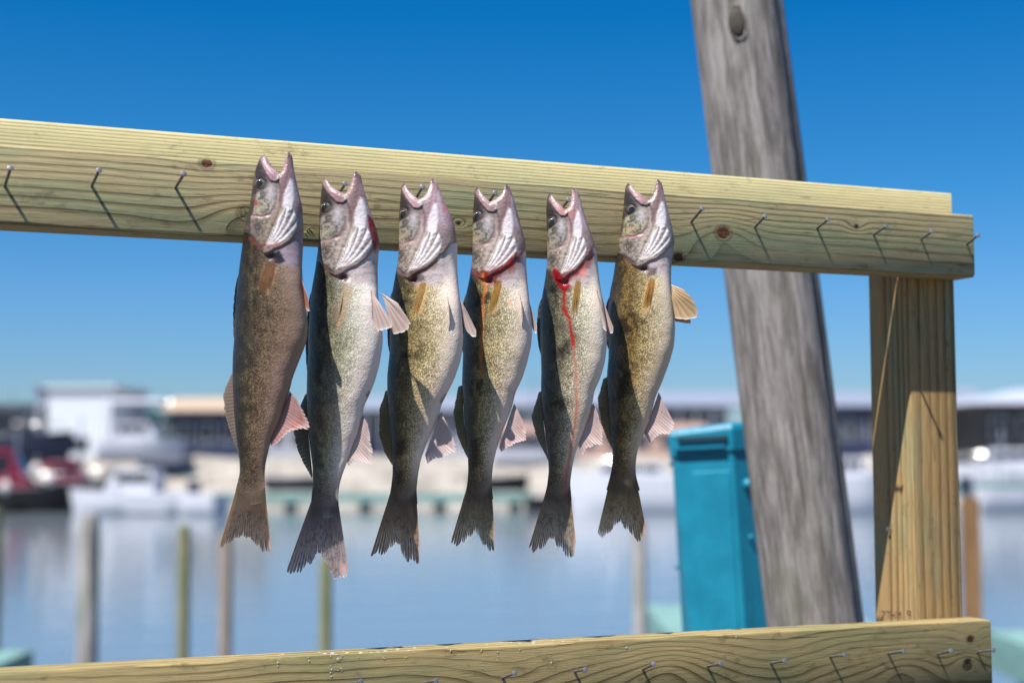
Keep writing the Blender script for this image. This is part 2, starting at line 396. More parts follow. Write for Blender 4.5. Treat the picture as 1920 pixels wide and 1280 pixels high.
def poly_sd(X, Y, pts):
    """signed distance, positive inside"""
    d = seg_dist(X, Y, pts, True); ins = np.zeros(np.shape(X), bool); n = len(pts)
    for i in range(n):
        ax, ay = pts[i]; bx, by = pts[(i + 1) % n]
        if ay == by: continue
        c = ((ay > Y) != (by > Y)) & (X < (bx - ax) * (Y - ay) / (by - ay) + ax); ins ^= c
    return np.where(ins, d, -d)
def pm(X, Y, pts, soft=3, off=0): return ss(poly_sd(X, Y, pts) - off, -soft / 2, soft / 2)
def lm(X, Y, pts, wd): return np.exp(-(seg_dist(X, Y, pts) / wd) ** 2)
def gm(X, Y, cx, cy, rx, ry): return np.exp(-(((X - cx) / rx) ** 2 + ((Y - cy) / ry) ** 2))
def lay(C, m, col, amt=1.0):
    m = np.clip(m * amt, 0, 1)[:, None]; return C * (1 - m) + np.array(col)[None] * m
def smooth1(a, s):
    if s <= 0: return a
    k = int(s * 3); x = np.arange(-k, k + 1); w_ = np.exp(-x * x / (2 * s * s)); w_ /= w_.sum()
    p = np.concatenate([2 * a[0] - a[k:0:-1], a, 2 * a[-1] - a[-2:-k - 2:-1]]); return np.convolve(p, w_, 'valid')

g = G('fish_skin'); P = g.obj(); x, y, z = g.xyz(P)
cc = g.attr('Col'); mr, mg_, mb_ = g.xyz(g.attr('Msk'))
Pv = g.vec(x * 1.25, y * 1.0, z * .85)
n1 = g.noise(Pv, 640, 4, .75); n2 = g.noise(Pv, 170, 2, .5)
sp = g.sm(n1 * .86 + n2 * .14, .545, .485)
dark = g.mix(1.0, cc, (.22, .20, .175), 'MULTIPLY')
c1 = g.mix(sp * mr, cc, dark)
sc_ = g.vor(g.vec(x * 1.3, y * .9, z), 430)
c1 = g.mix((1.0 - g.sm(sc_, .0, .45)) * mg_ * .35, c1, g.mix(1.0, c1, (1.45, 1.42, 1.3), 'MULTIPLY'))  # scale shine put into the colour: each scale's middle lightened
g.bump(sc_ * mg_ * .8 + g.noise(P, 700, 3) * .4 + g.noise(P, 130, 2) * .5, .0008, .7)
m_skin = g.set(col=c1, rough=g.math('SUBTRACT', .50, mb_ * .18), spec=.38, sss=.0, coat=mb_ * .28, coatr=.09)
g = G('fin_membrane'); cc = g.attr('Col')
tr = g.t.nodes.new('ShaderNodeBsdfTranslucent'); g.put(tr.inputs[0], cc)
mx = g.t.nodes.new('ShaderNodeMixShader'); mx.inputs[0].default_value = .42
g.t.links.new(g.bsdf.outputs[0], mx.inputs[1]); g.t.links.new(tr.outputs[0], mx.inputs[2])
tp = g.t.nodes.new('ShaderNodeBsdfTransparent'); mx2 = g.t.nodes.new('ShaderNodeMixShader')
mr, mg_, mb_ = g.xyz(g.attr('Msk')); g.put(mx2.inputs[0], mr)
g.t.links.new(mx.outputs[0], mx2.inputs[1]); g.t.links.new(tp.outputs[0], mx2.inputs[2]); g.t.links.new(mx2.outputs[0], g.out.inputs[0])
m_fin = g.set(col=cc, rough=.42, spec=.5)
g = G('fish_eye'); m_eye = g.set(col=g.attr('Col'), rough=.06, spec=.9, coat=1.0, coatr=.02)

T_LM = [(608, 334), (668, 321), (611, 392), (650, 521)]         # landmarks on the second fish, the template for head markings
MAXILLA = [(606, 335), (604, 345), (613, 360), (622, 372), (634, 384), (647, 385), (653, 378), (652, 370), (644, 363), (632, 360), (622, 352), (612, 337)]
OPER_EDGE = [(590, 486), (603, 492), (612, 505), (622, 516), (634, 522), (644, 520), (655, 511), (672, 503), (688, 490), (699, 476), (708, 470), (716, 455)]
HEAD = [(560, 300), (560, 480)] + OPER_EDGE + [(740, 440), (740, 300)]
CHEEK = [(604, 410), (618, 404), (634, 396), (646, 402), (650, 418), (644, 436), (632, 446), (616, 450), (600, 450)]
OPERC = [(594, 455), (618, 456), (640, 452), (648, 462), (642, 482), (634, 505), (626, 512), (612, 500), (596, 486)]
JAW = [(664, 318), (680, 330), (680, 360), (674, 385), (666, 410), (656, 418), (650, 400), (654, 380), (658, 350)]
ISTH = [(677, 372), (683, 376), (688, 392), (690, 412), (688, 432), (676, 440), (668, 430), (668, 408), (673, 388)]
FAN = [(634, 508), (648, 478), (664, 445), (672, 432), (690, 430), (699, 445), (700, 462), (694, 476), (676, 492), (654, 504)]
REDG = [(691, 405), (700, 414), (708, 435), (713, 455), (710, 474), (702, 476), (700, 455), (695, 430)]

def head_relief(X, Y, red):
    h = 2.6 * pm(X, Y, HEAD, 3.0) * ss(X, 570, 600)
    h -= 1.6 * lm(X, Y, [(600, 454), (622, 455), (640, 447), (650, 432), (654, 410), (650, 396)], 1.8)
    h += 2.4 * pm(X, Y, MAXILLA, 2.0) + 1.0 * (fbm(X / 3.5, Y / 3.5, 31, 3) - .5) * pm(X, Y, HEAD, 3)
    h += 1.2 * pm(X, Y, OPERC, 3)
    h -= 4.5 * gm(X, Y, 649, 526, 9, 6)
    th = np.arctan2(X - 627, -(Y - 518)); fan = pm(X, Y, FAN, 3)
    th = th + (np.hypot(X - 627, Y - 518) - 50) * .0035; h += fan * (.65 * np.cos(th * 42.0) + .3)
    h -= 1.2 * lm(X, Y, [(652, 384), (660, 410), (662, 436), (650, 470)], 2)
    h += 1.0 * pm(X, Y, ISTH, 4)
    h -= 1.6 * (np.exp(-((np.hypot(X - 611, Y - 392) - 10.5) / 1.6) ** 2)) + 1.2 * gm(X, Y, 611, 392, 9, 9)
    h -= 2.2 * pm(X, Y, REDG, 3) * red
    return h

def head_paint(C, M, X, Y, tone):
    hd = pm(X, Y, HEAD, 2.5); q = fbm(X / 5, Y / 5, 3); q2 = fbm(X / 14, Y / 14, 9); q3 = fbm(X / 2.2, Y / 2.2, 21, 2)
    pk = tone['pink']; hb = tone['head']
    C = lay(C, hd, hb)
    M[:, 0] *= (1 - hd); M[:, 1] *= (1 - hd); M[:, 2] = np.maximum(M[:, 2], hd * .55)
    # dark crown and snout, fading to the cheek
    C = lay(C, hd * ss(-X + (q - .5) * 26, -646, -608) * (1 - .75 * pm(X, Y, CHEEK, 8)), tone['crown'], .95)
    C = lay(C, hd * gm(X, Y, 608, 372, 22, 36) * (1 - pm(X, Y, MAXILLA, 3)), tone['crown'], 1.0); C = lay(C, hd * ss(q, .5, .68) * ss(-X, -668, -640), tone['crown'], .45)
    # cheek and gill cover: mottled
    ck = pm(X, Y, CHEEK, 6)
    C = lay(C, ck, tone['cheek']); C = lay(C, ck * ss(q, .42, .6), tone['crown'], .8); C = lay(C, ck * ss(q3, .5, .62), (.05, .045, .04), .45)
    C = lay(C, pm(X, Y, CHEEK, 6) * gm(X, Y, 612, 440, 16, 12) * ss(q3, .35, .7), tone['gold'], .7)
    C = lay(C, gm(X, Y, 637, 408, 9, 14) * hd, (.66, .60, .64), .75)  # pinkish white highlight painted on the right of the cheek
    op = pm(X, Y, OPERC, 5)
    C = lay(C, pm(X, Y, [(594, 455), (650, 447), (668, 440), (650, 480), (636, 510), (600, 490)], 6), tone['cream'])
    C = lay(C, op * gm(X + (q - .5) * 12, Y + (q3 - .5) * 8, 612, 477, 21, 26), tone['opd'], 1.05)
    C = lay(C, op * ss(q, .5, .62), (.07, .06, .05), .7)
    C = lay(C, op * gm(X, Y, 641, 474, 6, 20), tone['cream'], .9); C = lay(C, op * ss(q3, .60, .74) * ss(q, .3, .5), tone['cream'], .55)
    # preopercle rim
    C = lay(C, lm(X, Y, [(600, 454), (622, 455), (640, 447), (651, 432), (655, 410)], 3.0), pk, .75)
    C = lay(C, lm(X, Y, [(600, 455), (622, 457), (640, 449), (652, 433), (657, 410)], 1.2), tuple(v * .45 for v in pk), .8)
    C = lay(C, pm(X, Y, [(650, 400), (662, 412), (668, 432), (656, 455), (646, 466), (646, 450), (655, 430)], 5), tone['cream'], .75)
    # lower jaw
    C = lay(C, hd * ss(X, 650, 664) * ss(-Y, -440, -395), tone['jaw'])
    C = lay(C, hd * lm(X, Y, [(672, 335), (670, 365), (664, 395), (658, 415)], 6), tuple(v * .72 for v in tone['jaw']), .7)
    C = lay(C, hd * lm(X, Y, [(654, 384), (661, 404), (662, 430)], 2.2), (.10, .05, .055), .7); C = lay(C, hd * lm(X, Y, [(680, 340), (680, 362), (675, 384)], 1.6), (.16, .09, .10), .6)
    C = lay(C, hd * np.exp(-((np.hypot((X - 611) / 1.0, Y - 392) - 11.5) / 2.6) ** 2), (.05, .04, .038), .8)
    C = lay(C, op * lm(X, Y, [(600, 470), (625, 480), (634, 500)], 1.6), (.09, .07, .06), .5)
    C = lay(C, hd * lm(X, Y, [(682, 350), (690, 385), (700, 410)], 5), (.52, .42, .48), .7)
    C = lay(C, pm(X, Y, MAXILLA, 2.5), pk); C = lay(C, lm(X, Y, MAXILLA[-5:], 2.0), (.58, .46, .47), .8)
    C = lay(C, lm(X, Y, MAXILLA[1:7], 1.8), tuple(v * .3 for v in pk), .75)  # shadow beneath the maxilla, painted as a dark line
    C = lay(C, lm(X, Y, [(606, 336), (609, 331)], 5.5), (.06, .035, .045), .9); C = lay(C, lm(X, Y, [(667, 320), (668, 330)], 4.5), (.05, .032, .042), .9)
    C = lay(C, gm(X, Y, 651, 376, 3, 3.5), (.75, .7, .6), .9)
    # isthmus and branchiostegal rays
    C = lay(C, pm(X + (q3 - .5) * 5, Y, ISTH, 8), (.68, .63, .66), .95); C = lay(C, pm(X, Y, ISTH, 6) * ss(q3, .55, .75), (.42, .30, .33), .5)
    th = np.arctan2(X - 627, -(Y - 518)); fan = pm(X, Y, FAN, 3); th = th + (np.hypot(X - 627, Y - 518) - 50) * .0035; rr_ = .5 + .5 * np.cos(th * 42.0)
    C = lay(C, fan, (.76, .71, .71)); C = lay(C, fan * ss(q, .5, .7), (.48, .38, .38), .6); C = lay(C, fan * ss(-rr_, -.30, -.06), tone['raygap'], .85)
    C = lay(C, fan * gm(X, Y, 690, 470, 12, 14), tone['cream'], .35)
    # red inside the gill opening
    C = lay(C, pm(X, Y, REDG, 3) * tone['red'], (.28, .008, .012)); C = lay(C, pm(X, Y, REDG, 3) * tone['red'] * ss(q3, .5, .7), (.06, .0, .005))
    C = lay(C, lm(X, Y, OPER_EDGE[2:], 2.4), tone['edge'], .8)
    # bare skin behind the gill cover, gill pit
    sk = pm(X + (q - .5) * 14, Y + (q2 - .5) * 26, [(640, 524), (655, 513), (690, 492), (712, 472), (722, 512), (704, 532), (680, 536), (655, 538)], 16)
    C = lay(C, sk, tone['bare']); M[:, 0] *= 1 - sk; C = lay(C, sk * ss(q, .52, .68), (.16, .15, .16), .5)
    C = lay(C, gm(X, Y, 648, 527, 9, 9), tone['pit'], 1.4); M[:, 0] *= 1 - np.clip(gm(X, Y, 648, 527, 12, 12), 0, 1)
    C = lay(C, hd * ss(q2, .52, .7), tuple(v * .8 for v in hb), .25)
    k_ = hd * (1 - pm(X, Y, FAN, 3)) * (1 - pm(X, Y, ISTH, 5)); C = C * (1 - k_ * (.30 - .32 * (q3 - .3)))[:, None]
    return C, M

def fish(fd):
    L, R = fd['L'], fd['R']; xv, yv = fd['v']; tl = fd['tl']; tr = fd['tr']; yb = fd['yb']
    ys = np.arange(min(tl[1], tr[1]), yb + 1, 1.0)
    Lx = np.interp(ys, [p[1] for p in L], [p[0] for p in L]); Rx = np.interp(ys, [p[1] for p in R], [p[0] for p in R])
    def sm2(a):
        b = smooth1(a, 5.0); c = smooth1(a, 1.6); k = ss(ys, yv - 5, yv + 25); return c * (1 - k) + b * k
    Lx = sm2(Lx); Rx = sm2(Rx)
    ytop = min(tl[1], tr[1]); Yf = fd['Y']
    org = at(xv, yv, Yf); pxm = Yf / F                        # metres per photo pixel on the fish's own plane
    root = empty('walleye', org, fd['label'], 'fish', 'walleyes hung by the jaw on the nailed rail')
    tt = (ys - ytop) / (yb - ytop)
    yh = (fd['lm'][3][1] - ytop) / (yb - ytop)
    Tt = np.interp(tt, [0, .04, .08, yh * .6, yh, .45, .55, .68, .8, .88, .94, 1.0], [6, 13, 19, 31, 37, 42, 41, 33, 20.5, 13.5, 4.5, .5])
    Tt = smooth1(Tt, 6)
    A = np.array([[p[0], p[1], 1] for p in fd['lm']]); S = np.linalg.lstsq(A, np.array(T_LM, float), rcond=None)[0]
    vl = [(tl[0] + 3, tl[1] + 2)] + fd['ML'] + [(xv, yv)]; vr = [(tr[0] - 3, tr[1] + 2)] + fd['MR'] + [(xv, yv)]
    rf = 10.0
    def core(X, Y):
        l = np.interp(Y, ys, Lx); r = np.interp(Y, ys, Rx); T = np.interp(Y, ys, Tt); s = np.clip((X - (l + r) / 2) / ((r - l) / 2 + 1e-6), -1, 1)
        E = (1 - np.abs(s) ** 2.25) ** .5
        d = np.minimum(seg_dist(X, Y, vl), seg_dist(X, Y, vr)); fl = .55 + .45 * np.sqrt(1 - (1 - np.clip(d / rf, 0, 1)) ** 2)
        return T * E * fl, s, T
    def depth(X, Y):
        D, s, T = core(X, Y)
        TX = np.c_[X, Y, np.ones_like(X)] @ S
        rel = head_relief(TX[:, 0], TX[:, 1], fd['tone']['red'])
        q = fbm(X / 30, Y / 30, 5) - .5
        return D + rel * np.clip((1 - np.abs(s) ** 6), 0, 1) + q * 1.6 * (1 - s ** 4), s, TX
    yg = fd['lm'][3][1]
    def turn(X, Y):                       # the belly is swung a little towards the viewer
        cx = np.interp(Y, ys, (Lx + Rx) / 2); return (X - cx) * (.10 + .36 * ss(Y, yg - 40, yg + 60)) - np.maximum(Y - yv, 0) * .115
    V = []; Fc = []; PX = []
    def emit(X, Y, D):
        n0 = sum(len(v) for v in V)
        V.append(np.c_[X, Y, D]); return n0
    m = 44
    cosu = (1 - np.cos(np.linspace(0, math.pi / 2, m))); cosu = cosu / cosu[-1]      # dense at the outer edge
    def rows(yrows, side):
        base = None
        for j, yy in enumerate(yrows):
            l = float(np.interp(yy, ys, Lx)); r = float(np.interp(yy, ys, Rx))
            if side == 'L':
                inn = float(np.interp(yy, [p[1] for p in vl], [p[0] for p in vl])); o_, i_ = l, max(inn, l + .4)
                k = math.sqrt(min(1, (yy - tl[1] + .15) / 7)); c_ = (o_ + i_) / 2; o_ = c_ - (c_ - o_) * k; i_ = c_ + (i_ - c_) * k
                X = o_ + (i_ - o_) * cosu
            elif side == 'R':
                inn = float(np.interp(yy, [p[1] for p in vr], [p[0] for p in vr])); o_, i_ = r, min(inn, r - .4)
                k = math.sqrt(min(1, (yy - tr[1] + .15) / 7)); c_ = (o_ + i_) / 2; o_ = c_ - (c_ - o_) * k; i_ = c_ + (i_ - c_) * k
                X = o_ + (i_ - o_) * cosu; X = X[::-1]
            else:
                X = np.concatenate([l + (xv_at(yy) - l) * cosu, (r + (xv_at(yy) - r) * cosu)[::-1][1:]]); k = 1
            Y = np.full(len(X), yy)
            D, s, TX = depth(X, Y)
            if side == 'B': D = D * (.01 + .99 * min(1, max(0, (yb - 7 - yy) / 34)) ** .8)
            D = np.maximum(D, .03) * (k if side != 'B' else 1)
            if side == 'B': Y = Y + 9 * (1 - s * s) * ss(np.full(len(X), yy), yb - 34, yb)
            nn = len(X)
            Xl = np.concatenate([X, X[::-1][1:-1] if side == 'B' else X[::-1]]); Dl = np.concatenate([D, -D[::-1][1:-1] * 1 if side == 'B' else -D[::-1]])
            Yl = np.concatenate([Y, Y[::-1][1:-1] if side == 'B' else Y[::-1]])
            n0 = emit(Xl, Yl, Dl); N = len(Xl)
            if base is not None:
                for i in range(N): Fc.append((base + i, n0 + i, n0 + (i + 1) % N, base + (i + 1) % N))
            elif side != 'B':
                Fc.append(tuple(range(n0, n0 + N)))
            base = n0
        if side == 'B': Fc.append(tuple(reversed(range(base, base + N))))
    def xv_at(yy):
        k = ss(yy, yv, yv + 60); l = np.interp(yy, ys, Lx); r = np.interp(yy, ys, Rx); return float(xv * (1 - k) + (l + r) / 2 * k)
    rows(np.concatenate([np.arange(yv + .2, yv + 230, 1.5), np.arange(yv + 230, yb, 2.2), [yb]]), 'B')
    def jr(t): return np.concatenate([[t + .2, t + .6, t + 1.3], np.arange(t + 2.4, yv - .6, 1.3), [yv + .2]])
    rows(jr(tl[1]), 'L'); rows(jr(tr[1]), 'R')
    Vp = np.concatenate(V); X, Y, D = Vp.T
    # ------- paint
    _, s, _ = core(X, Y); TX = np.c_[X, Y, np.ones_like(X)] @ S; TX_, TY_ = TX[:, 0], TX[:, 1]
    tn = fd['tone']; st = np.array([-1, -.7, -.35, 0, .35, .7, 1]); t_ = (Y - ytop) / (yb - ytop)
    wob = (fbm(X / 22, Y / 22, fd['seed']) - .5) * .28
    sw = np.clip(s + wob + (t_ - .5) * tn.get('slant', .0), -1, 1)
    C = np.stack([np.interp(sw, st, [c[k] for c in tn['pal']]) for k in range(3)], 1)
    C = C * (1 - .42 * ss(-s, -.25, .55))[:, None]          # darker pigment over the back
    if fd['seed'] == 11: C = C * np.array([.80, .76, .72])
    # saddle bars over the back
    bars = ss(fbm(X / 90 + 3, (Y + X * .25) / 33, fd['seed'] + 7, 2), .50, .66) * ss(-s, -.35, .45)
    C = lay(C, bars, tuple(v * .5 for v in tn['pal'][0]), tn.get('bars', .9))
    gld = ss(fbm(X / 9, Y / 16, fd['seed'] + 2), .45, .7) * np.exp(-((s + .25) / .45) ** 2)
    C = lay(C, gld, tn['gold'], tn.get('goldamt', .4))
    # rear of the body gets darker and browner, pink wash near the vent
    C = lay(C, ss(t_, .84, .97), tn['ped'], .85)
    C = lay(C, np.exp(-((s - .55) / .4) ** 2) * np.exp(-((t_ - .68) / .13) ** 2) * fbm(X / 12, Y / 25, 4), (.48, .28, .24), .5)
    # lateral line
    ll = np.exp(-((s + .38 - .05 * np.sin(t_ * 5)) / .022) ** 2) * ss(t_, yh, yh + .05)
    C = lay(C, ll, tn['pal'][0], .35)
    M = np.zeros((len(X), 4)); M[:, 3] = 1
    M[:, 0] = np.interp(s + wob, [-1, -.5, 0, .3, .62, .85, 1], [.75, .9, .95, .85, .35, .08, .0]) * tn.get('speck', 1)
    M[:, 0] *= .8 + .4 * fbm(X / 16, Y / 16, 8)
    M[:, 0] *= 1 - .8 * ss(t_, .93, .99)
    M[:, 1] = ss(TY_, 500, 530) * np.interp(s, [-1, 0, .6, 1], [.8, 1, .6, .2]); M[:, 2] = .45
    # place of the folded pectoral fin and of the brown patch under it
    tlc = np.array(tn['tail']) * .8 * (1 - .55 * ss(fbm(X / 2.0, Y / 22, 41, 2), .4, .65))[:, None]; k_ = ss(Y + (fbm(X / 4, Y / 14, 6) - .5) * 22, yb - 16, yb + 6)[:, None]
    C = C * (1 - k_ * .8) + (tlc * .45 + np.array(tn['ped']) * .55) * k_ * .8
    C, M = head_paint(C, M, TX_, TY_, tn)
    for (kind, pts, wd, col, amt) in fd.get('marks', []):
        jag = (fbm(X / 4, Y / 6, 12) - .5) * 5
        k = lm(X + jag, Y, pts, wd * (.6 + .9 * fbm(X / 9, Y / 11, 19))) * (.55 + .6 * fbm(X / 3, Y / 5, 23)) if kind == 'line' else pm(X + jag, Y, pts, wd)
        C = lay(C, k, col, amt); M[:, 2] = np.maximum(M[:, 2], k * (1 if col[0] > col[1] * 6 else .3)); M[:, 0] *= 1 - np.clip(k * .8, 0, 1)
    # inner faces of the mouth
    inner = (Y < yv + 1) & (np.minimum(seg_dist(X, Y, vl), seg_dist(X, Y, vr)) < .8)
    C = lay(C, inner.astype(float), tuple(v * .7 for v in tn['pink']), .8)
    C = np.clip(C, .004, .9)
    W = np.zeros((len(X), 3))
    for i0 in range(0, len(X), 1):
        pass
    dirs = fw[None] + rt[None] * ((X - 960) / F)[:, None] + up[None] * ((640 - Y) / F)[:, None]
    W = dirs * ((Yf - turn(X, Y) * pxm) / dirs[:, 1])[:, None] + CAM[None]; W[:, 1] -= D * pxm; W -= org[None]
    def to_w(X, Y, D):
        X = np.asarray(X, float); Y = np.asarray(Y, float)
        dd = fw[None] + rt[None] * ((X - 960) / F)[:, None] + up[None] * ((640 - Y) / F)[:, None]
        w_ = dd * ((Yf - turn(X, Y) * pxm) / dd[:, 1])[:, None] + CAM[None]; w_[:, 1] -= np.asarray(D) * pxm; return w_ - org[None]
    body = mesh_obj('body', W, Fc, m_skin, root, smooth=True, cols={'Col': np.c_[C, np.ones(len(C))], 'Msk': M})
    import bmesh
    bm = bmesh.new(); bm.from_mesh(body.data); bmesh.ops.remove_doubles(bm, verts=bm.verts, dist=4e-6); bmesh.ops.recalc_face_normals(bm, faces=bm.faces); bm.to_mesh(body.data); bm.free()
    tm = MB(); rt_ = random.Random(fd['seed'])
    for edge, sg in ((vl, 1), (vr, -1)):
        for k in range(9):
            q = .06 + .86 * k / 9; p_ = np.array(edge, float); dl = np.r_[0, np.cumsum(np.hypot(*np.diff(p_, axis=0).T))]
            ex_ = np.interp(q * dl[-1], dl, p_[:, 0]); ey_ = np.interp(q * dl[-1], dl, p_[:, 1]); ln = rt_.uniform(1.6, 3.2) * (1.5 if k in (0, 1) else 1)
            D_ = float(depth(np.array([ex_ - sg * 1.0]), np.array([ey_]))[0][0]) - 1.5
            a_ = to_w([ex_ - sg * .8, ex_ + sg * ln * .8], [ey_ + .5, ey_ - ln * .6], [D_, D_ + .3]); tm.tube([a_[0], a_[1]], [.00035, .00006], 5)
    m_t = bpy.data.materials.get('tooth') or plain('tooth', (.40, .36, .30), .35)
    tm.build('teeth', m_t, root)['kind'] = 'stuff'
    # ------- eye
    ex, ey = fd['lm'][2]; er = fd.get('er', 8.5); de = float(depth(np.array([ex]), np.array([ey]))[0][0])
    vs = []; fs = []; cols = []; nr, na = 10, 28
    for j in range(nr + 1):
        a = math.pi / 2 * j / nr
        for k in range(na):
            b = 2 * math.pi * k / na; rr2 = math.sin(a)
            vs.append((ex + er * rr2 * math.cos(b), ey + er * rr2 * math.sin(b), de - 2.8 + er * .62 * math.cos(a)))
            q = rr2
            c = (.003, .004, .007) if q < .70 else ((.16, .12, .06) if q < .80 else ((.05, .035, .03) if q < .92 else (.03, .02, .02)))
            if q >= .70 and (b > 3.6 and b < 5.6): c = tuple(v * 1.5 for v in c)
            cols.append((*c, 1))
    for j in range(nr):
        for k in range(na): fs.append((j * na + k, j * na + (k + 1) % na, (j + 1) * na + (k + 1) % na, (j + 1) * na + k))
    va = np.array(vs); we = to_w(va[:, 0], va[:, 1], va[:, 2])
    mesh_obj('eye', we, fs, m_eye, root, smooth=True, cols={'Col': np.array(cols)})
    # ------- fins
    def rs(pts, n):
        p = np.array(pts, float); d = np.r_[0, np.cumsum(np.hypot(*np.diff(p[:, :2], axis=0).T))]; t = np.linspace(0, d[-1], n)
        return np.stack([np.interp(t, d, p[:, k]) for k in range(p.shape[1])], 1)
    def fin(name, base, outer, d0, d1, nray, paint, rag=.08, nv=26, curl=0., seed=0, notch=.06, thick=1.0, alpha=.0):
        r_ = np.random.default_rng(seed + fd['seed']); nu = nray * 6 + 1
        Bp = rs(base, nu); Op = rs(outer, nu); u = np.linspace(0, 1, nu); v = np.linspace(0, 1, nv)
        lenj = np.interp(u * nray, np.arange(nray + 1) + .0, 1 - rag * r_.random(nray + 1) ** 1.6)
        fr = np.abs(((u * nray) % 1) - .5) * 2                      # 1 midway between rays' edges, 0 on ray
        nj = np.interp(u * nray, np.arange(nray + 1), r_.random(nray + 1) ** 2); lenj = lenj - notch * (ss(fr, .5, 1)) * (.4 + 1.8 * nj)
        ds = np.interp(u, np.linspace(0, 1, len(np.atleast_1d(d0))), np.atleast_1d(d0)); de_ = np.interp(u, np.linspace(0, 1, len(np.atleast_1d(d1))), np.atleast_1d(d1))
        X = np.zeros((nu, nv)); Y = np.zeros((nu, nv)); D = np.zeros((nu, nv)); TH = np.zeros((nu, nv))
        for j, vv in enumerate(v):
            k = vv * lenj; wv = math.sin(vv * 3.1 + seed) * curl * min(1, vv * 2.5)
            X[:, j] = Bp[:, 0] + (Op[:, 0] - Bp[:, 0]) * k; Y[:, j] = Bp[:, 1] + (Op[:, 1] - Bp[:, 1]) * k
            ridge = (1 - fr) ** 1.5
            D[:, j] = ds + (de_ - ds) * vv + wv * np.sin(u * 6.3 + seed)
            TH[:, j] = thick * (.35 + .9 * ridge) * (1 - .65 * vv)
        U, Vv = np.meshgrid(u, v, indexing='ij'); Fr = np.repeat(fr[:, None], nv, 1)
        Cc, al = paint(U, Vv, Fr, X, Y)
        Xa, Ya, Da, Ta = X.ravel(), Y.ravel(), D.ravel(), TH.ravel(); n = nu * nv
        Wf = to_w(Xa, Ya, Da + Ta); Wb = to_w(Xa, Ya, Da - Ta); VV = np.concatenate([Wf, Wb]); fs = []
        for i in range(nu - 1):
            for j in range(nv - 1):
                a = i * nv + j; fs.append((a, a + 1, a + nv + 1, a + nv)); fs.append((a + n, a + nv + n, a + nv + 1 + n, a + 1 + n))
        for i in range(nu - 1):
            for j in (0, nv - 1): a = i * nv + j; fs.append((a, a + nv, a + nv + n, a + n))
        for j in range(nv - 1):
            for i in (0, nu - 1): a = i * nv + j; fs.append((a, a + 1, a + 1 + n, a + n))
        cc_ = np.clip(Cc.reshape(-1, 3), .004, .9); cc_ = np.concatenate([cc_, cc_]); mm = np.zeros((2 * n, 4)); mm[:, 0] = np.concatenate([al.ravel()] * 2); mm[:, 3] = 1
        o = mesh_obj(name, VV, fs, m_fin, root, smooth=True, cols={'Col': np.c_[cc_, np.ones(len(cc_))], 'Msk': mm})
        return o
    def lay2(C, m, col, amt=1.0):
        m = np.clip(m * amt, 0, 1)[..., None]; return C * (1 - m) + np.array(col) * m
    def p_tail(U, V_, Fr, X, Y):
        C = np.zeros(U.shape + (3,)) + np.array(tn['tail'])
        C = lay2(C, ss(Fr, .55, 1), tuple(v * .5 for v in tn['tail']), .7)
        bandm = ss(fbm(X / 3.0, (Y + .2 * X) / 3.6, 5, 2), .5, .62) * ss(V_, .25, .5)
        C = lay2(C, bandm, tuple(v * .3 for v in tn['tail']), .75)
        C = C * tn.get('tailk', 1.7); C = lay2(C, 1 - ss(V_ + (fbm(X / 3, Y / 14, 6) - .5) * .3, .1, .5), tuple(v * 1.25 for v in tn['ped']), .8); C = lay2(C, ss(V_, .80, .9) * ss(U, .80, .88) * tn.get('whitetip', 1), (.66, .46, .42)); C = lay2(C, np.exp(-((U - .97) / .05) ** 2) * ss(V_, .2, .5), tn['tailedge'], .7)
        C = lay2(C, np.exp(-((U - .03) / .05) ** 2), tn['tailedge'], .4)
        return C, (.04 + .42 * ss(V_, .3, .85) * ss(Fr, .2, .9)) * (1 - ss(U, .76, .86) * ss(V_, .72, .84))
    t0, t1 = fd['tail']; yt_ = yb - 27; la, ra = np.interp(yt_, ys, Lx) + 1.2, np.interp(yt_, ys, Rx) - 1.2
    t0 = [(la + (ra - la) * q_, yt_ + 12 * math.sin(math.pi * q_)) for q_ in np.linspace(0, 1, 7)]
    fin('tail_fin', t0, t1, 0, [3, -3, 2], 27, p_tail, rag=.12, nv=44, curl=2.2, seed=3, notch=.075, thick=1.0)
    def p_an(U, V_, Fr, X, Y):
        C = np.zeros(U.shape + (3,)) + np.array(tn['anal'])
        C = lay2(C, ss(Fr, .5, 1), tuple(v * .62 for v in tn['anal']), .8)
        C = lay2(C, ss(fbm(X / 9, Y / 9, fd['seed'] + 3), .5, .7) * ss(V_, .3, .7), (.60, .16, .11), tn.get('analred', .4) * .7)
        C = lay2(C, ss(V_, .75, 1), (.80, .68, .68), .7); C = lay2(C, 1 - ss(V_, 0, .3), tn['pal'][6], .5)
        return C, .16 * ss(V_, .1, .5) + .30 * ss(V_, .2, .8) * ss(Fr, .2, .9)
    fin('anal_fin', fd['anal'][0], fd['anal'][1], 0, fd.get('anal_d', [10, 4]), 17, p_an, rag=.12, curl=2.2, seed=1, notch=.09, thick=.8)
    def p_do(U, V_, Fr, X, Y):
        C = np.zeros(U.shape + (3,)) + np.array(tn['dors'])
        C = lay2(C, ss(Fr, .5, 1), tuple(v * .62 for v in tn['dors']), .6); C = lay2(C, ss(V_, .8, 1), (.3, .3, .27), .5)
        return C, .22 * ss(V_, .15, .7) * ss(Fr, .1, .8)
    fin('dorsal_fin', fd['dors'][0], fd['dors'][1], 0, [-4, -2], 24, p_do, rag=.08, curl=.7, seed=2, notch=.035, thick=.7)
    y0, y1 = fd['dors1']; yy = np.linspace(y0, y1, 9); lx = np.interp(yy, ys, Lx)
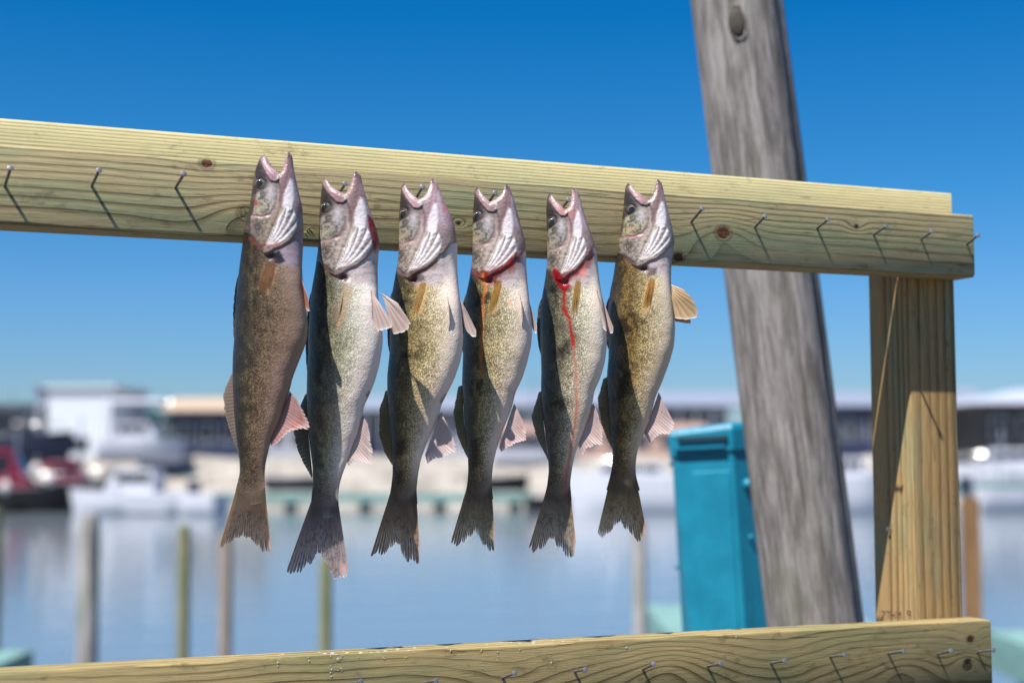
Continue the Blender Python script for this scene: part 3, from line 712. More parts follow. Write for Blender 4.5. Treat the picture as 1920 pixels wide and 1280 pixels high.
    fin('spiny_dorsal_fin', [(a + 3, b) for a, b in zip(lx, yy)], [(a - 6.5 * math.sin(math.pi * k / 8) ** .6 + (0 if k < 8 else 0), b + 4) for k, (a, b) in enumerate(zip(lx, yy))], -1, -5, 9, lambda U, V_, Fr, X, Y: (lay2(np.zeros(U.shape + (3,)) + np.array(tn['dors']) * .5, ss(Fr, .4, 1), (.02, .02, .02)), 0 * U), rag=.1, seed=5, thick=1.3)
    def p_pe(U, V_, Fr, X, Y):
        C = np.zeros(U.shape + (3,)) + np.array(tn['pelv'])
        C = lay2(C, ss(Fr, .5, 1), tuple(v * .6 for v in tn['pelv']), .7); C = lay2(C, ss(V_, .85, 1), (.72, .66, .64), .5); C = lay2(C, np.exp(-(U / .08) ** 2), (.72, .62, .55), .8)
        return C, .12 * ss(V_, .2, .8) * ss(Fr, .2, .9)
    for i, (b_, o_, a_, c_) in enumerate(fd['pelv']):
        fin('pelvic_fin', b_, o_, a_, c_, 7, p_pe, rag=.03, curl=1.5, seed=6 + i, notch=.02, thick=1.2)
    def p_pc(U, V_, Fr, X, Y):
        C = np.zeros(U.shape + (3,)) + np.array(tn['pect'])
        C = lay2(C, ss(Fr, .5, 1), tuple(v * .75 for v in tn['pect']), .5); C = lay2(C, ss(fbm(X / 4, Y / 5, 8), .5, .7), tuple(v * .5 for v in tn['pect']), .5)
        C = lay2(C, ss(V_, .7, 1), tuple(v * .8 for v in tn['pal'][3]), .45); return C, np.clip(.05 + .6 * (1 - ss(V_, 0, .2)) + .6 * ss(V_, .5, 1) + .7 * ss(np.abs(U - .5), .36, .5), 0, 1)
    b_, o_ = fd['pect']; b_ = [(b_[0][0] * .72 + b_[1][0] * .28, b_[0][1] - 3), (b_[0][0] * .2 + b_[1][0] * .8, b_[1][1] - 3)]
    def dd(p): return float(depth(np.array([float(p[0])]), np.array([float(p[1])]))[0][0])
    bd = [dd(p) for p in b_]; od = [dd(p) for p in o_]
    fin('pectoral_fin', b_, o_, [q + .3 for q in bd], [q + .9 for q in od], 10, p_pc, rag=.25, curl=.2, seed=9, notch=.1, thick=.45)
    return root

def tone(pal, **k):
    d = dict(pal=pal, pink=(.31, .185, .195), head=(.31, .235, .215), crown=(.034, .028, .026), cheek=(.36, .33, .29), gold=(.50, .44, .18), cream=(.55, .45, .39), opd=(.085, .072, .062),
             jaw=(.27, .165, .165), raygap=(.13, .085, .09), red=.0, edge=(.36, .17, .17), bare=(.42, .35, .35), pit=(.07, .012, .02), ped=(.12, .085, .06),
             tail=(.27, .19, .14), tailedge=(.45, .25, .12), anal=(.66, .52, .50), dors=(.22, .19, .13), pelv=(.62, .50, .46), pect=(.46, .24, .09)); d.update(k); return d
RED = (.42, .012, .008); DRED = (.20, .004, .006)
T1 = tone([(0.026, 0.019, 0.012), (0.058, 0.042, 0.026), (0.163, 0.114, 0.068), (0.224, 0.159, 0.099), (0.246, 0.173, 0.117), (0.284, 0.201, 0.155), (0.335, 0.246, 0.201)], head=(.33, .26, .24), cheek=(.40, .37, .30), cream=(.40, .30, .22), jaw=(.32, .18, .20), pink=(.35, .21, .25), pelv=(.50, .22, .14),
          bare=(.26, .20, .24), gold=(.36, .30, .14), goldamt=.2, pect=(.26, .125, .06), anal=(.52, .30, .28), analred=.8, dors=(.24, .18, .14), tail=(.22, .155, .12), bars=.3, edge=(.3, .10, .09), pit=(.02, .008, .012), crown=(.034, .027, .025), raygap=(.10, .06, .07), slant=.05, tailk=.75)
T2 = tone([(0.028, 0.031, 0.026), (0.061, 0.065, 0.048), (0.257, 0.248, 0.172), (0.437, 0.428, 0.323), (0.638, 0.616, 0.519), (0.726, 0.653, 0.598), (0.670, 0.594, 0.576)], gold=(.50, .47, .28), goldamt=.4, red=1.0, pect=(.46, .30, .22), dors=(.15, .15, .12), tail=(.24, .19, .19), tailedge=(.45, .33, .32), slant=.12, speck=.85, ped=(.13, .10, .095), analred=.1)
T3 = tone([(0.050, 0.041, 0.016), (0.129, 0.102, 0.040), (0.383, 0.299, 0.135), (0.605, 0.503, 0.276), (0.715, 0.605, 0.417), (0.780, 0.671, 0.570), (0.702, 0.594, 0.538)], gold=(.56, .46, .22), goldamt=.55, pect=(.56, .34, .12), slant=-.12, pink=(.46, .29, .32), jaw=(.46, .30, .34), tail=(.24, .155, .10), dors=(.24, .20, .09), analred=.05)
T4 = tone([(0.042, 0.040, 0.019), (0.112, 0.100, 0.046), (0.397, 0.324, 0.170), (0.572, 0.494, 0.314), (0.665, 0.582, 0.420), (0.702, 0.589, 0.496), (0.642, 0.548, 0.496)], gold=(.55, .44, .19), goldamt=.55, pect=(.50, .27, .06), edge=(.55, .03, .03), slant=-.05, dors=(.24, .22, .12), tail=(.24, .18, .11), analred=.5, pit=(.10, .008, .01))
T5 = tone([(0.036, 0.037, 0.026), (0.090, 0.086, 0.059), (0.334, 0.304, 0.218), (0.572, 0.527, 0.397), (0.678, 0.630, 0.485), (0.702, 0.612, 0.517), (0.653, 0.583, 0.528)], gold=(.48, .44, .30), goldamt=.3, pect=(.48, .28, .10), pink=(.42, .26, .26), jaw=(.42, .26, .28), edge=(.5, .04, .03), slant=-.05, tail=(.25, .20, .15), dors=(.22, .21, .15), analred=.5, pit=(.16, .006, .01))
T6 = tone([(0.047, 0.031, 0.013), (0.118, 0.081, 0.032), (0.349, 0.238, 0.083), (0.494, 0.397, 0.195), (0.570, 0.478, 0.296), (0.594, 0.496, 0.370), (0.513, 0.435, 0.363)], gold=(.47, .31, .10), goldamt=.6, pect=(.48, .24, .06), pelv=(.62, .44, .25), slant=-.05, tail=(.28, .20, .10), tailedge=(.4, .26, .10), cheek=(.42, .38, .26), bars=.8, dors=(.24, .20, .11), analred=.1, head=(.38, .31, .26))

FISH = [
 dict(tone=T1, seed=11, v=(525, 329), tl=(495, 290), tr=(542, 285), yb=938, lm=[(495, 291), (542, 285), (490, 348), (516, 482)], er=9.5,
  label='large dull brown walleye hanging first on the left, next to the empty nails',
  L=[(494, 290), (487, 297), (480, 314), (475, 337), (472, 364), (467, 395), (459, 426), (455, 457), (450, 495), (445, 536), (442, 582), (440, 630), (437, 665), (436, 700), (439, 773), (444, 826), (449, 861), (450, 885), (446, 903), (442, 915), (440, 938)],
  R=[(543, 285), (548, 292), (551, 317), (556, 342), (561, 364), (567, 389), (569, 430), (568, 464), (566, 500), (568, 540), (574, 575), (578, 614), (575, 640), (567, 660), (560, 678), (549, 706), (543, 731), (535, 755), (525, 787), (512, 815), (505, 836), (498, 868), (496, 889), (497, 905), (499, 938)],
  ML=[(501, 299), (508, 309), (516, 320)], MR=[(536, 300), (534, 312), (531, 322)],
  tail=([(441, 916), (452, 928), (470, 932), (486, 928), (498, 916)], [(410, 1033), (428, 1026), (440, 1015), (456, 1008), (472, 1016), (490, 1036), (497, 1043), (507, 1041), (508, 1019)]),
  anal=([(543, 733), (530, 770), (507, 828)], [(560, 752), (584, 797), (582, 806), (552, 806), (540, 812), (522, 830), (509, 836)]),
  dors=([(438, 700), (441, 770), (449, 852)], [(432, 702), (417, 738), (419, 765), (426, 795), (434, 817), (448, 856)]), dors1=(500, 640),
  pelv=[([(562, 512), (567, 522)], [(580, 560), (582, 584), (577, 585), (572, 575)], [8, 4], [14, 6])],
  pect=([(499, 497), (530, 496)], [(488, 548), (497, 560), (514, 552)]),
  marks=[('line', [(509, 583), (511, 596)], 5, (.02, .012, .01), 1), ('line', [(521, 640), (508, 634)], 3, (.05, .03, .02), .7), ('line', [(494, 463), (510, 466), (530, 462)], 2.2, (.38, .03, .02), .8), ('line', [(483, 383), (485, 386)], 4, (.3, .01, .01), .8), ('line', [(474, 452), (482, 456)], 4, (.22, .02, .03), .7), ('poly', [(515, 480), (530, 474), (540, 495), (528, 500), (516, 495)], 5, (.012, .006, .01), 1), ('poly', [(500, 500), (528, 505), (512, 560), (492, 545)], 10, (.30, .14, .07), .5)]),
 dict(tone=T2, seed=22, v=(649, 366), tl=(607, 333), tr=(668, 321), yb=962, lm=[(608, 334), (668, 321), (611, 392), (650, 521)], er=8.5,
  label='pale silver walleye with two spread fins and a red gash at the gill',
  L=[(608, 333), (604, 342), (601, 373), (599, 401), (598, 439), (596, 470), (591, 507), (584, 545), (581, 582), (578, 629), (578, 667), (576, 690), (575, 738), (576, 791), (581, 833), (586, 875), (587, 905), (584, 930), (582, 962)],
  R=[(669, 321), (676, 328), (679, 342), (684, 361), (689, 379), (697, 404), (706, 432), (712, 454), (710, 475), (708, 504), (709, 551), (713, 600), (718, 629), (717, 650), (711, 685), (702, 717), (692, 741), (683, 760), (677, 790), (671, 812), (660, 838), (650, 868), (642, 889), (636, 910), (634, 931), (636, 962)],
  ML=[(616, 342), (626, 354), (638, 362)], MR=[(661, 338), (657, 350), (653, 359)],
  tail=([(578, 948), (590, 962), (608, 966), (624, 962), (638, 948)], [(537, 1070), (544, 1076), (562, 1073), (575, 1068), (588, 1052), (597, 1040), (610, 1058), (626, 1086), (640, 1090), (652, 1086), (654, 1070)]),
  anal=([(680, 778), (668, 815), (651, 866)], [(691, 795), (701, 850), (699, 870), (684, 866), (668, 862), (655, 874)]),
  dors=([(577, 735), (578, 810), (586, 890)], [(571, 740), (562, 760), (549, 806), (555, 838), (568, 868), (585, 897)]), dors1=(530, 700),
  pelv=[([(693, 539), (699, 548)], [(737, 604), (741, 612), (737, 619), (722, 621), (712, 624), (704, 612), (701, 600)], [24, 26], [30, 34]), ([(708, 546), (716, 552), (720, 562)], [(746, 568), (762, 592), (771, 607), (764, 620), (752, 625), (738, 627)], [4, 3], [6, 3])],
  pect=([(641, 528), (660, 531)], [(624, 598), (627, 608), (636, 610), (642, 604)]),
  marks=[('poly', [(652, 535), (668, 545), (652, 600), (638, 628), (634, 600)], 6, (.34, .22, .13), .7), ('line', [(646, 519), (652, 526)], 4, (.09, .02, .03), .9), ('line', [(660, 527), (657, 532)], 2, (.8, .78, .72), .9), ('poly', [(596, 962), (620, 956), (640, 962), (640, 985), (600, 985)], 10, (.5, .48, .42), .5), ('line', [(690, 742), (693, 736)], 3, (.05, .01, .02), .8)]),  # brown patch by the pectoral fin is the fin's shadow, painted on
 dict(tone=T3, seed=33, v=(786, 377), tl=(757, 343), tr=(812, 335), yb=944, lm=[(756, 344), (812, 335), (758, 404), (779, 524)], er=8.5,
  label='golden clean walleye with a white forked fin, hanging third from the left',
  L=[(756, 343), (752, 352), (750, 380), (748, 408), (748, 437), (748, 467), (745, 496), (739, 529), (734, 557), (731, 591), (731, 633), (730, 668), (726, 703), (726, 738), (728, 773), (732, 815), (736, 861), (736, 890), (733, 915), (728, 944)],
  R=[(813, 335), (818, 340), (823, 352), (828, 366), (836, 385), (846, 405), (853, 428), (858, 462), (857, 490), (859, 529), (862, 557), (866, 591), (869, 633), (867, 655), (863, 678), (852, 710), (838, 738), (829, 755), (823, 776), (814, 801), (801, 828), (789, 861), (784, 889), (781, 917), (783, 944)],
  ML=[(763, 354), (770, 362), (778, 370)], MR=[(806, 350), (801, 363), (795, 371)],
  tail=([(727, 932), (740, 942), (756, 946), (770, 942), (782, 930)], [(694, 1044), (706, 1044), (718, 1046), (730, 1032), (742, 1018), (752, 1036), (764, 1058), (775, 1063), (786, 1058), (787, 1030)]),
  anal=([(827, 772), (815, 806), (797, 852)], [(840, 796), (860, 840), (856, 852), (838, 856), (818, 861), (802, 870)]),
  dors=([(728, 730), (730, 800), (737, 868)], [(722, 733), (710, 769), (710, 812), (720, 847), (735, 872)]), dors1=(535, 660),
  pelv=[([(836, 542), (841, 545)], [(844, 580), (845, 610), (842, 624), (839, 620)], [26, 22], [40, 34]), ([(860, 556), (862, 568)], [(878, 588), (893, 619), (893, 634), (885, 632), (876, 622), (869, 606)], [2, 0], [3, 0])],
  pect=([(784, 534), (807, 536)], [(774, 592), (777, 603), (786, 598)]),
  marks=[('line', [(775, 519), (795, 512), (820, 498)], 5, (.12, .03, .03), .9), ('poly', [(786, 536), (806, 538), (794, 590), (776, 602)], 8, (.50, .28, .09), .6), ('line', [(806, 362), (809, 352)], 2, (.8, .8, .75), .5), ('line', [(833, 392), (836, 397)], 4, (.5, .08, .10), .6), ('line', [(852, 430), (856, 455)], 3, (.4, .08, .10), .5), ('line', [(829, 752), (836, 742)], 3, (.05, .01, .02), .8), ('poly', [(772, 518), (790, 512), (800, 528), (788, 534)], 5, (.05, .012, .01), .7)]),
 dict(tone=T4, seed=44, v=(919, 381), tl=(894, 351), tr=(950, 345), yb=935, lm=[(894, 352), (950, 345), (895, 408), (919, 527)], er=8.5,
  label='walleye with dark blood under its gill and a short orange streak, fourth from left',
  L=[(893, 351), (890, 358), (888, 383), (886, 411), (886, 445), (886, 473), (884, 496), (880, 524), (874, 552), (870, 586), (869, 633), (868, 668), (866, 720), (869, 762), (872, 808), (877, 850), (878, 885), (876, 908), (870, 935)],
  R=[(951, 345), (955, 350), (958, 358), (962, 368), (968, 392), (974, 414), (980, 434), (986, 459), (987, 501), (989, 529), (992, 557), (995, 586), (998, 619), (996, 647), (989, 678), (979, 710), (966, 736), (961, 759), (951, 787), (938, 819), (931, 843), (925, 868), (922, 896), (923, 920), (925, 935)],
  ML=[(901, 361), (908, 369), (914, 376)], MR=[(945, 357), (939, 367), (929, 375)],
  tail=([(868, 918), (880, 930), (898, 934), (912, 930), (924, 918)], [(842, 1026), (853, 1026), (864, 1024), (878, 1010), (891, 1000), (900, 1014), (910, 1030), (918, 1037), (927, 1034), (928, 1001)]),
  anal=([(964, 756), (952, 790), (936, 838)], [(979, 785), (989, 812), (988, 826), (970, 832), (952, 840), (940, 848)]),
  dors=([(867, 722), (870, 790), (878, 852)], [(859, 724), (849, 772), (856, 812), (866, 838), (877, 859)]), dors1=(540, 660),
  pelv=[([(971, 542), (976, 545)], [(979, 580), (980, 600), (978, 615), (975, 608)], [26, 22], [38, 32]), ([(989, 556), (991, 566)], [(1000, 590), (1007, 611), (1007, 626), (1003, 625), (998, 615)], [2, 0], [3, 0])],
  pect=([(925, 532), (946, 534)], [(914, 588), (918, 598), (930, 586)]),
  marks=[('poly', [(926, 534), (944, 536), (932, 590), (916, 596)], 8, (.42, .25, .05), .6), ('line', [(908, 517), (917, 525), (935, 515), (955, 500), (966, 488)], 8, DRED, 1.3), ('line', [(930, 522), (958, 512), (966, 500)], 10, (.10, .02, .02), .7), ('line', [(957, 503), (960, 494)], 5, RED, .8),
         ('line', [(906, 518), (911, 540), (907, 570), (905, 620), (903, 655), (903, 700)], 3.2, (.62, .17, .03), .75), ('line', [(955, 568), (957, 574)], 4, (.6, .22, .14), .5), ('poly', [(926, 530), (940, 530), (936, 552), (928, 550)], 6, (.10, .006, .01), .9), ('line', [(968, 735), (964, 745)], 3, (.3, .02, .03), .6)]),
 dict(tone=T5, seed=55, v=(1059, 396), tl=(1030, 362), tr=(1076, 352), yb=938, lm=[(1030, 363), (1076, 352), (1035, 420), (1060, 528)], er=8.5,
  label='pale walleye with a bright red clot and long blood trail down to its tail',
  L=[(1029, 362), (1026, 370), (1024, 394), (1025, 422), (1026, 451), (1026, 484), (1023, 518), (1017, 552), (1013, 580), (1012, 619), (1014, 662), (1015, 700), (1014, 724), (1016, 768), (1021, 801), (1027, 848), (1029, 882), (1026, 909), (1019, 938)],
  R=[(1077, 352), (1082, 356), (1085, 362), (1089, 376), (1093, 392), (1100, 414), (1107, 434), (1114, 456), (1119, 476), (1121, 501), (1125, 535), (1130, 563), (1136, 605), (1138, 648), (1134, 680), (1125, 710), (1114, 734), (1111, 754), (1108, 771), (1098, 798), (1088, 825), (1078, 852), (1073, 875), (1069, 905), (1072, 938)],
  ML=[(1037, 371), (1046, 381), (1053, 390)], MR=[(1072, 365), (1070, 380), (1066, 390)],
  tail=([(1017, 922), (1028, 934), (1044, 938), (1058, 934), (1071, 922)], [(990, 1030), (997, 1038), (1008, 1034), (1018, 1028), (1035, 1012), (1044, 1026), (1052, 1038), (1066, 1048), (1078, 1045), (1080, 1018)]),
  anal=([(1112, 755), (1100, 790), (1083, 830)], [(1121, 775), (1131, 818), (1130, 834), (1114, 836), (1102, 842), (1091, 853)]),
  dors=([(1016, 732), (1019, 790), (1028, 858)], [(1010, 735), (996, 780), (1002, 811), (1015, 838), (1029, 866)]), dors1=(550, 660),
  pelv=[([(1114, 542), (1118, 545)], [(1126, 580), (1134, 610), (1136, 627), (1129, 620)], [26, 22], [36, 30]), ([(1126, 548), (1128, 562)], [(1140, 588), (1150, 614), (1150, 626), (1144, 626), (1138, 620)], [2, 0], [3, 0])],
  pect=([(1073, 529), (1092, 532)], [(1067, 590), (1072, 602), (1082, 594)]),
  marks=[('poly', [(1074, 532), (1090, 534), (1082, 590), (1068, 598)], 8, (.42, .26, .08), .5), ('line', [(1044, 660), (1050, 672)], 3, (.1, .1, .08), .4), ('line', [(1046, 616), (1060, 624)], 3.4, (.08, .07, .05), .8), ('line', [(1050, 624), (1064, 610)], 3, (.10, .08, .06), .6),
         ('line', [(1062, 525), (1078, 518), (1098, 500), (1110, 480)], 7, (.24, .012, .014), 1.1), ('poly', [(1084, 515), (1096, 502), (1098, 520), (1090, 528)], 6, (.62, .20, .16), .7), ('line', [(1058, 398), (1070, 405), (1066, 400)], 6, (.45, .10, .07), .6),
         ('line', [(1058, 545), (1055, 583), (1062, 594), (1067, 602), (1071, 633), (1073, 650)], 3.6, (.36, .018, .01), 1.4), ('line', [(1073, 650), (1078, 700), (1080, 751), (1076, 801), (1068, 852), (1061, 892), (1057, 960)], 3.0, (.42, .06, .035), .8), ('line', [(1081, 751), (1076, 801), (1067, 852), (1061, 892)], 5.5, (.42, .10, .08), .4),
         ('poly', [(1035, 506), (1042, 508), (1056, 525), (1068, 540), (1063, 550), (1054, 550), (1044, 540), (1036, 522)], 3, (.26, .004, .008), 1)]),
 dict(tone=T6, seed=66, v=(1215, 378), tl=(1177, 343), tr=(1234, 336), yb=918, lm=[(1177, 344), (1234, 336), (1183, 397), (1205, 504)], er=9.5,
  label='yellow brown walleye, last on the right, with one fin fanned out to the right',
  L=[(1176, 343), (1172, 352), (1170, 377), (1167, 406), (1164, 434), (1160, 462), (1154, 490), (1150, 518), (1144, 546), (1140, 574), (1139, 605), (1141, 648), (1141, 670), (1138, 700), (1138, 734), (1140, 768), (1144, 811), (1149, 848), (1148, 872), (1144, 892), (1137, 918)],
  R=[(1235, 336), (1240, 341), (1243, 352), (1247, 372), (1252, 394), (1258, 417), (1263, 442), (1265, 456), (1262, 473), (1259, 490), (1258, 524), (1259, 549), (1263, 580), (1266, 614), (1264, 648), (1256, 677), (1246, 704), (1239, 722), (1230, 741), (1222, 768), (1212, 801), (1203, 825), (1195, 845), (1192, 868), (1192, 889), (1196, 905), (1200, 918)],
  ML=[(1185, 352), (1194, 361), (1205, 371)], MR=[(1229, 350), (1226, 361), (1221, 371)],
  tail=([(1139, 900), (1150, 912), (1166, 916), (1182, 912), (1196, 900)], [(1119, 1003), (1124, 1017), (1138, 1006), (1150, 992), (1162, 984), (1172, 994), (1184, 1008), (1198, 1016), (1211, 1017), (1211, 990)]),
  anal=([(1235, 735), (1224, 768), (1208, 812)], [(1246, 760), (1265, 794), (1261, 812), (1240, 816), (1229, 822), (1219, 831)]),
  dors=([(1139, 706), (1141, 770), (1149, 838)], [(1131, 710), (1120, 748), (1126, 791), (1136, 818), (1148, 843)]), dors1=(550, 650),
  pelv=[([(1257, 535), (1259, 548), (1258, 560)], [(1278, 543), (1298, 564), (1307, 586), (1306, 597), (1284, 601), (1264, 598)], [14, 12], [20, 14]), ([(1259, 560), (1262, 580)], [(1290, 592), (1296, 600), (1296, 607), (1267, 602)], [-4, -6], [-6, -8])],
  pect=([(1208, 529), (1229, 531)], [(1200, 580), (1204, 592), (1216, 584)]),
  marks=[('poly', [(1208, 531), (1228, 533), (1216, 582), (1202, 592)], 8, (.44, .20, .04), .6), ('line', [(1178, 447), (1196, 447)], 2.2, (.24, .04, .03), .8), ('poly', [(1206, 508), (1228, 506), (1226, 520), (1212, 524)], 6, (.05, .02, .015), .8), ('line', [(1176, 905), (1184, 912)], 5, (.6, .45, .2), .8), ('line', [(1259, 540), (1256, 530)], 3, (.4, .05, .05), .6)]),
]
for fd in FISH:
    t, z_ = rail_xy(fd['v'][0] - 8, fd['v'][1] + 30)
    fd['Y'] = float(B(t, 0, 0)[1]) - .030
    # the plane simply hangs in front of the rail
    fish(fd)

# ------------------------------------------------------------------ ground, water, far bank
WZ = -1.0; LZ = 1.25
g = G('harbour_water'); P = g.obj(); x, y, z = g.xyz(P)
n1 = g.noise(g.vec(x * .5, y * 1.1, 0.0), 1.0, 3); n2 = g.noise(g.vec(x * 3, y * 5, 0.0), 1.0, 2)
g.bump(n1 * .8 + n2 * .12, .05, .55)
m_water = g.set(col=(.135, .165, .19), rough=.10, spec=.9)
tag(MB().box(-900, 900, 5.6, 76, WZ - 3, WZ).build('water', m_water), kind='structure')
g = G('quay_concrete'); P = g.obj(); n = g.noise(P, 3, 5)
g.bump(g.noise(P, 40, 4), .004); m_quay = g.set(col=g.mix(g.sm(n, .3, .7), (.060, .052, .045), (.11, .10, .085)), rough=.85)
tag(MB().box(-40, 40, -8, 5.5, -2.5, -.004).build('quay', m_quay), kind='structure')
g = G('bank_stone'); P = g.obj(); n = g.noise(P, .8, 6, .7); v_ = g.vor(P, 1.4)
g.bump(v_, .25); m_bank = g.set(col=g.mix(g.sm(n, .35, .65), (.19, .175, .155), (.34, .31, .28)), rough=.9)
rb = random.Random(8); vs = []; fs = []; nx, ny = 420, 9
for i in range(nx):
    for j in range(ny):
        X = -260 + 520 * i / (nx - 1); Y = 70 + 1.1 * j; h = WZ - .5 + (LZ - WZ + .5) * min(1, j / 6.0) ** .8
        vs.append((X, Y + rb.uniform(-.4, .4), h + (rb.uniform(-.22, .22) if 0 < j < 7 else 0)))
for i in range(nx - 1):
    for j in range(ny - 1): fs.append((i * ny + j, (i + 1) * ny + j, (i + 1) * ny + j + 1, i * ny + j + 1))
tag(mesh_obj('stone_bank', vs, fs, m_bank), kind='structure')
m_land = plain('gravel_ground', (.42, .39, .35), .9, scale=.2)
tag(MB().box(-4000, 4000, 78.5, 5000, LZ - 4, LZ - .03).build('ground', m_land), kind='structure')

# ------------------------------------------------------------------ leaning pile and turquoise pedestal
g = G('weathered_pile_wood'); P = g.obj(); x, y, z = g.xyz(P)
ang = g.math('ARCTAN2', y, x)
w1 = g.noise(g.vec(x * 1.0, y * 1.0, z * .12), 62, 4, .7); w2 = g.noise(g.vec(x, y, z * .05), 130, 3, .6); w3 = g.noise(g.vec(x, y, z * .5), 9, 3)
c = g.mix(g.sm(w1, .34, .66), (.115, .105, .10), (.27, .25, .245)); c = g.mix(g.sm(w2, .52, .68) * .6, c, (.055, .05, .045)); c = g.mix(g.sm(w3, .5, .72) * .5, c, (.12, .12, .085))
g.bump(w1 * .7 + w2 * .5, .006, .9); m_pile = g.set(col=c, rough=.85, spec=.2)
Yp = 2.62
pt = at(1381, 0, Yp); pb = at(1528, 1165, Yp); dr_ = (pb - pt) / (pb[2] - pt[2])
ztop = pt[2] + .35; base = pt + dr_ * (0 - pt[2]); top = pt + dr_ * (ztop - pt[2])
ax = Vector(top - base); Lp = ax.length; rp_ = .5 * 177 * Yp / F / math.sqrt(1 + .13 ** 2)
vs = []; fs = []; na, nz = 64, 90; rr_ = random.Random(3)
cr = [(rr_.uniform(0, 6.28), rr_.uniform(.03, .07), rr_.uniform(.003, .009), rr_.uniform(0, 1), rr_.uniform(.2, .8)) for _ in range(26)]
for j in range(nz + 1):
    zz = Lp * j / nz
    for k in range(na):
        a = 2 * math.pi * k / na; r = rp_ * (1 + .018 * math.sin(3 * a + 1) + .012 * math.sin(5 * a + zz * .6)) * (1.03 - .04 * j / nz)
        for (ca, cw, cdp, cz, cl) in cr:
            dz = abs(j / nz - cz) / cl
            da = (a - ca - .05 * math.sin(zz * 2) + math.pi) % (2 * math.pi) - math.pi
            if dz < 1 and abs(da) < cw * 2.5: r -= cdp * math.exp(-(da / cw) ** 2) * (1 - dz)
        vs.append((r * math.cos(a), r * math.sin(a), zz))
for j in range(nz):
    for k in range(na): fs.append((j * na + k, j * na + (k + 1) % na, (j + 1) * na + (k + 1) % na, (j + 1) * na + k))
fs.append(tuple(reversed(range(na)))); fs.append(tuple(range(nz * na, nz * na + na)))
pile = mesh_obj('leaning_piling', vs, fs, m_pile, loc=base, smooth=True)
pile.rotation_euler = ax.to_track_quat('Z', 'Y').to_euler()
tag(pile, 'thick weathered grey wooden pile leaning behind the rack, beside the turquoise pedestal', 'piling')
# dark knot hollow with a raised lip near its top
kp = at(1384, 42, Yp - rp_ * 1.0); kw = MB()
m_knot = plain('knot_wood', (.05, .042, .035), .9, scale=60)
inv = ax.to_track_quat('Z', 'Y').to_matrix().inverted()
kl = inv @ (Vector(kp) - Vector(base))
an = math.atan2(kl.y, kl.x); rk = rp_ * .975
ring = []
for k in range(25):
    a = 2 * math.pi * k / 24; aa = an + .17 * math.cos(a); ring.append((rk * 1.015 * math.cos(aa), rk * 1.015 * math.sin(aa), kl.z + .032 * math.sin(a)))
kw.tube(ring, .004, 8, cap=False)
kw.build('knot', m_pile, pile, smooth=True)
ks = MB().ball((rk * 1.0 * math.cos(an), rk * 1.0 * math.sin(an), kl.z), .024, 14, (.4, .75, 1.3)); ks.build('knot_hollow', m_knot, pile, smooth=True)

g = G('turquoise_paint'); P = g.obj(); n = g.noise(P, 14, 4); n2 = g.noise(P, 90, 3)
c = g.mix(g.sm(n, .35, .7), (.004, .15, .245), (.006, .185, .29)); c = g.mix(g.sm(n2, .62, .72) * .4, c, (.02, .20, .26))
g.bump(n2, .0006); m_turq = g.set(col=c, rough=.42, spec=.4)
Yq = 2.95
def q2(px, py): p = at(px, py, Yq); return p
lt_, rt_b = q2(1268, 800), q2(1437, 800)
q_r = q2(1420, 800)
Wd = q2(1436, 1175)[0] - q2(1280, 1175)[0]; topz = q2(1330, 783)[2]
ped = empty('utility_pedestal', (q2(1366, 1175)[0] + q2(1352, 1175)[2] * math.tan(math.radians(2.6)), Yq + .09, 0), 'turquoise painted metal utility pedestal with a hinged cap behind the leaning pile', 'pedestal')
ped.rotation_euler = (math.radians(0), math.radians(-2.6), math.radians(-24))
hw_ = .099; dp = .07
# cross-section: broad front face with two folded corner faces
sec = [(-hw_ * .98, .02), (-hw_ * .72, -dp), (hw_ * .62, -dp), (hw_ * 1.0, -.01), (hw_ * 1.0, .10), (-hw_ * .98, .10)]
hb = topz - .05; mb = MB(); n = len(sec)
secb = list(sec); secb[1] = (-hw_ * .42, -dp); secb[2] = (hw_ * .70, -dp); secb[3] = (hw_ * 1.12, -.01); secb[4] = (hw_ * 1.12, .10)
vs = [(a, b, -.01) for a, b in secb] + [(a, b, .9) for a, b in secb] + [(a, b, hb) for a, b in sec]
mb.add(vs, [tuple(range(n)), tuple(reversed(range(2 * n, 3 * n)))] + [(q * n + i, q * n + i + n, q * n + (i + 1) % n + n, q * n + (i + 1) % n) for q in (0, 1) for i in range(n)])
o = mb.build('cabinet', m_turq, ped)
bv = o.modifiers.new('bevel', 'BEVEL'); bv.width = .004; bv.segments = 3
mb = MB(); sc2 = [(a * 1.05, (b - .015) * 1.06 + .015) for a, b in sec]
sc3 = [(a * .98, (b - .015) * .98 + .015) for a, b in sec]
sl_ = lambda a: -.10 * max(0, hw_ * .2 - a)
vs = [(a, b, hb - .020 + sl_(a)) for a, b in sc2] + [(a, b, hb + .028 + sl_(a)) for a, b in sc2] + [(a, b, hb + .040 + sl_(a)) for a, b in sc3]
fsx = [tuple(range(n)), tuple(reversed(range(2 * n, 3 * n)))]
for q in (0, 1): fsx += [(q * n + i, q * n + i + n, q * n + (i + 1) % n + n, q * n + (i + 1) % n) for i in range(n)]
mb.add(vs, fsx); o = mb.build('cap', m_turq, ped); bv = o.modifiers.new('bevel', 'BEVEL'); bv.width = .004; bv.segments = 3
m_dark = plain('slot_shade', (.004, .03, .04), .8)
MB().box(-hw_ * .55, hw_ * .55, -dp * 1.13 - .004, -dp * 1.13 + .004, hb + .006, hb + .014).build('slot_shadow', m_dark, o)  # dark strip stands in for the shadow under the cap's lip
MB().box(-hw_ * .62, hw_ * .5, -dp * 1.13 - .006, -dp * 1.13 + .004, hb - .012, hb - .006).build('drip_lip', m_turq, o)
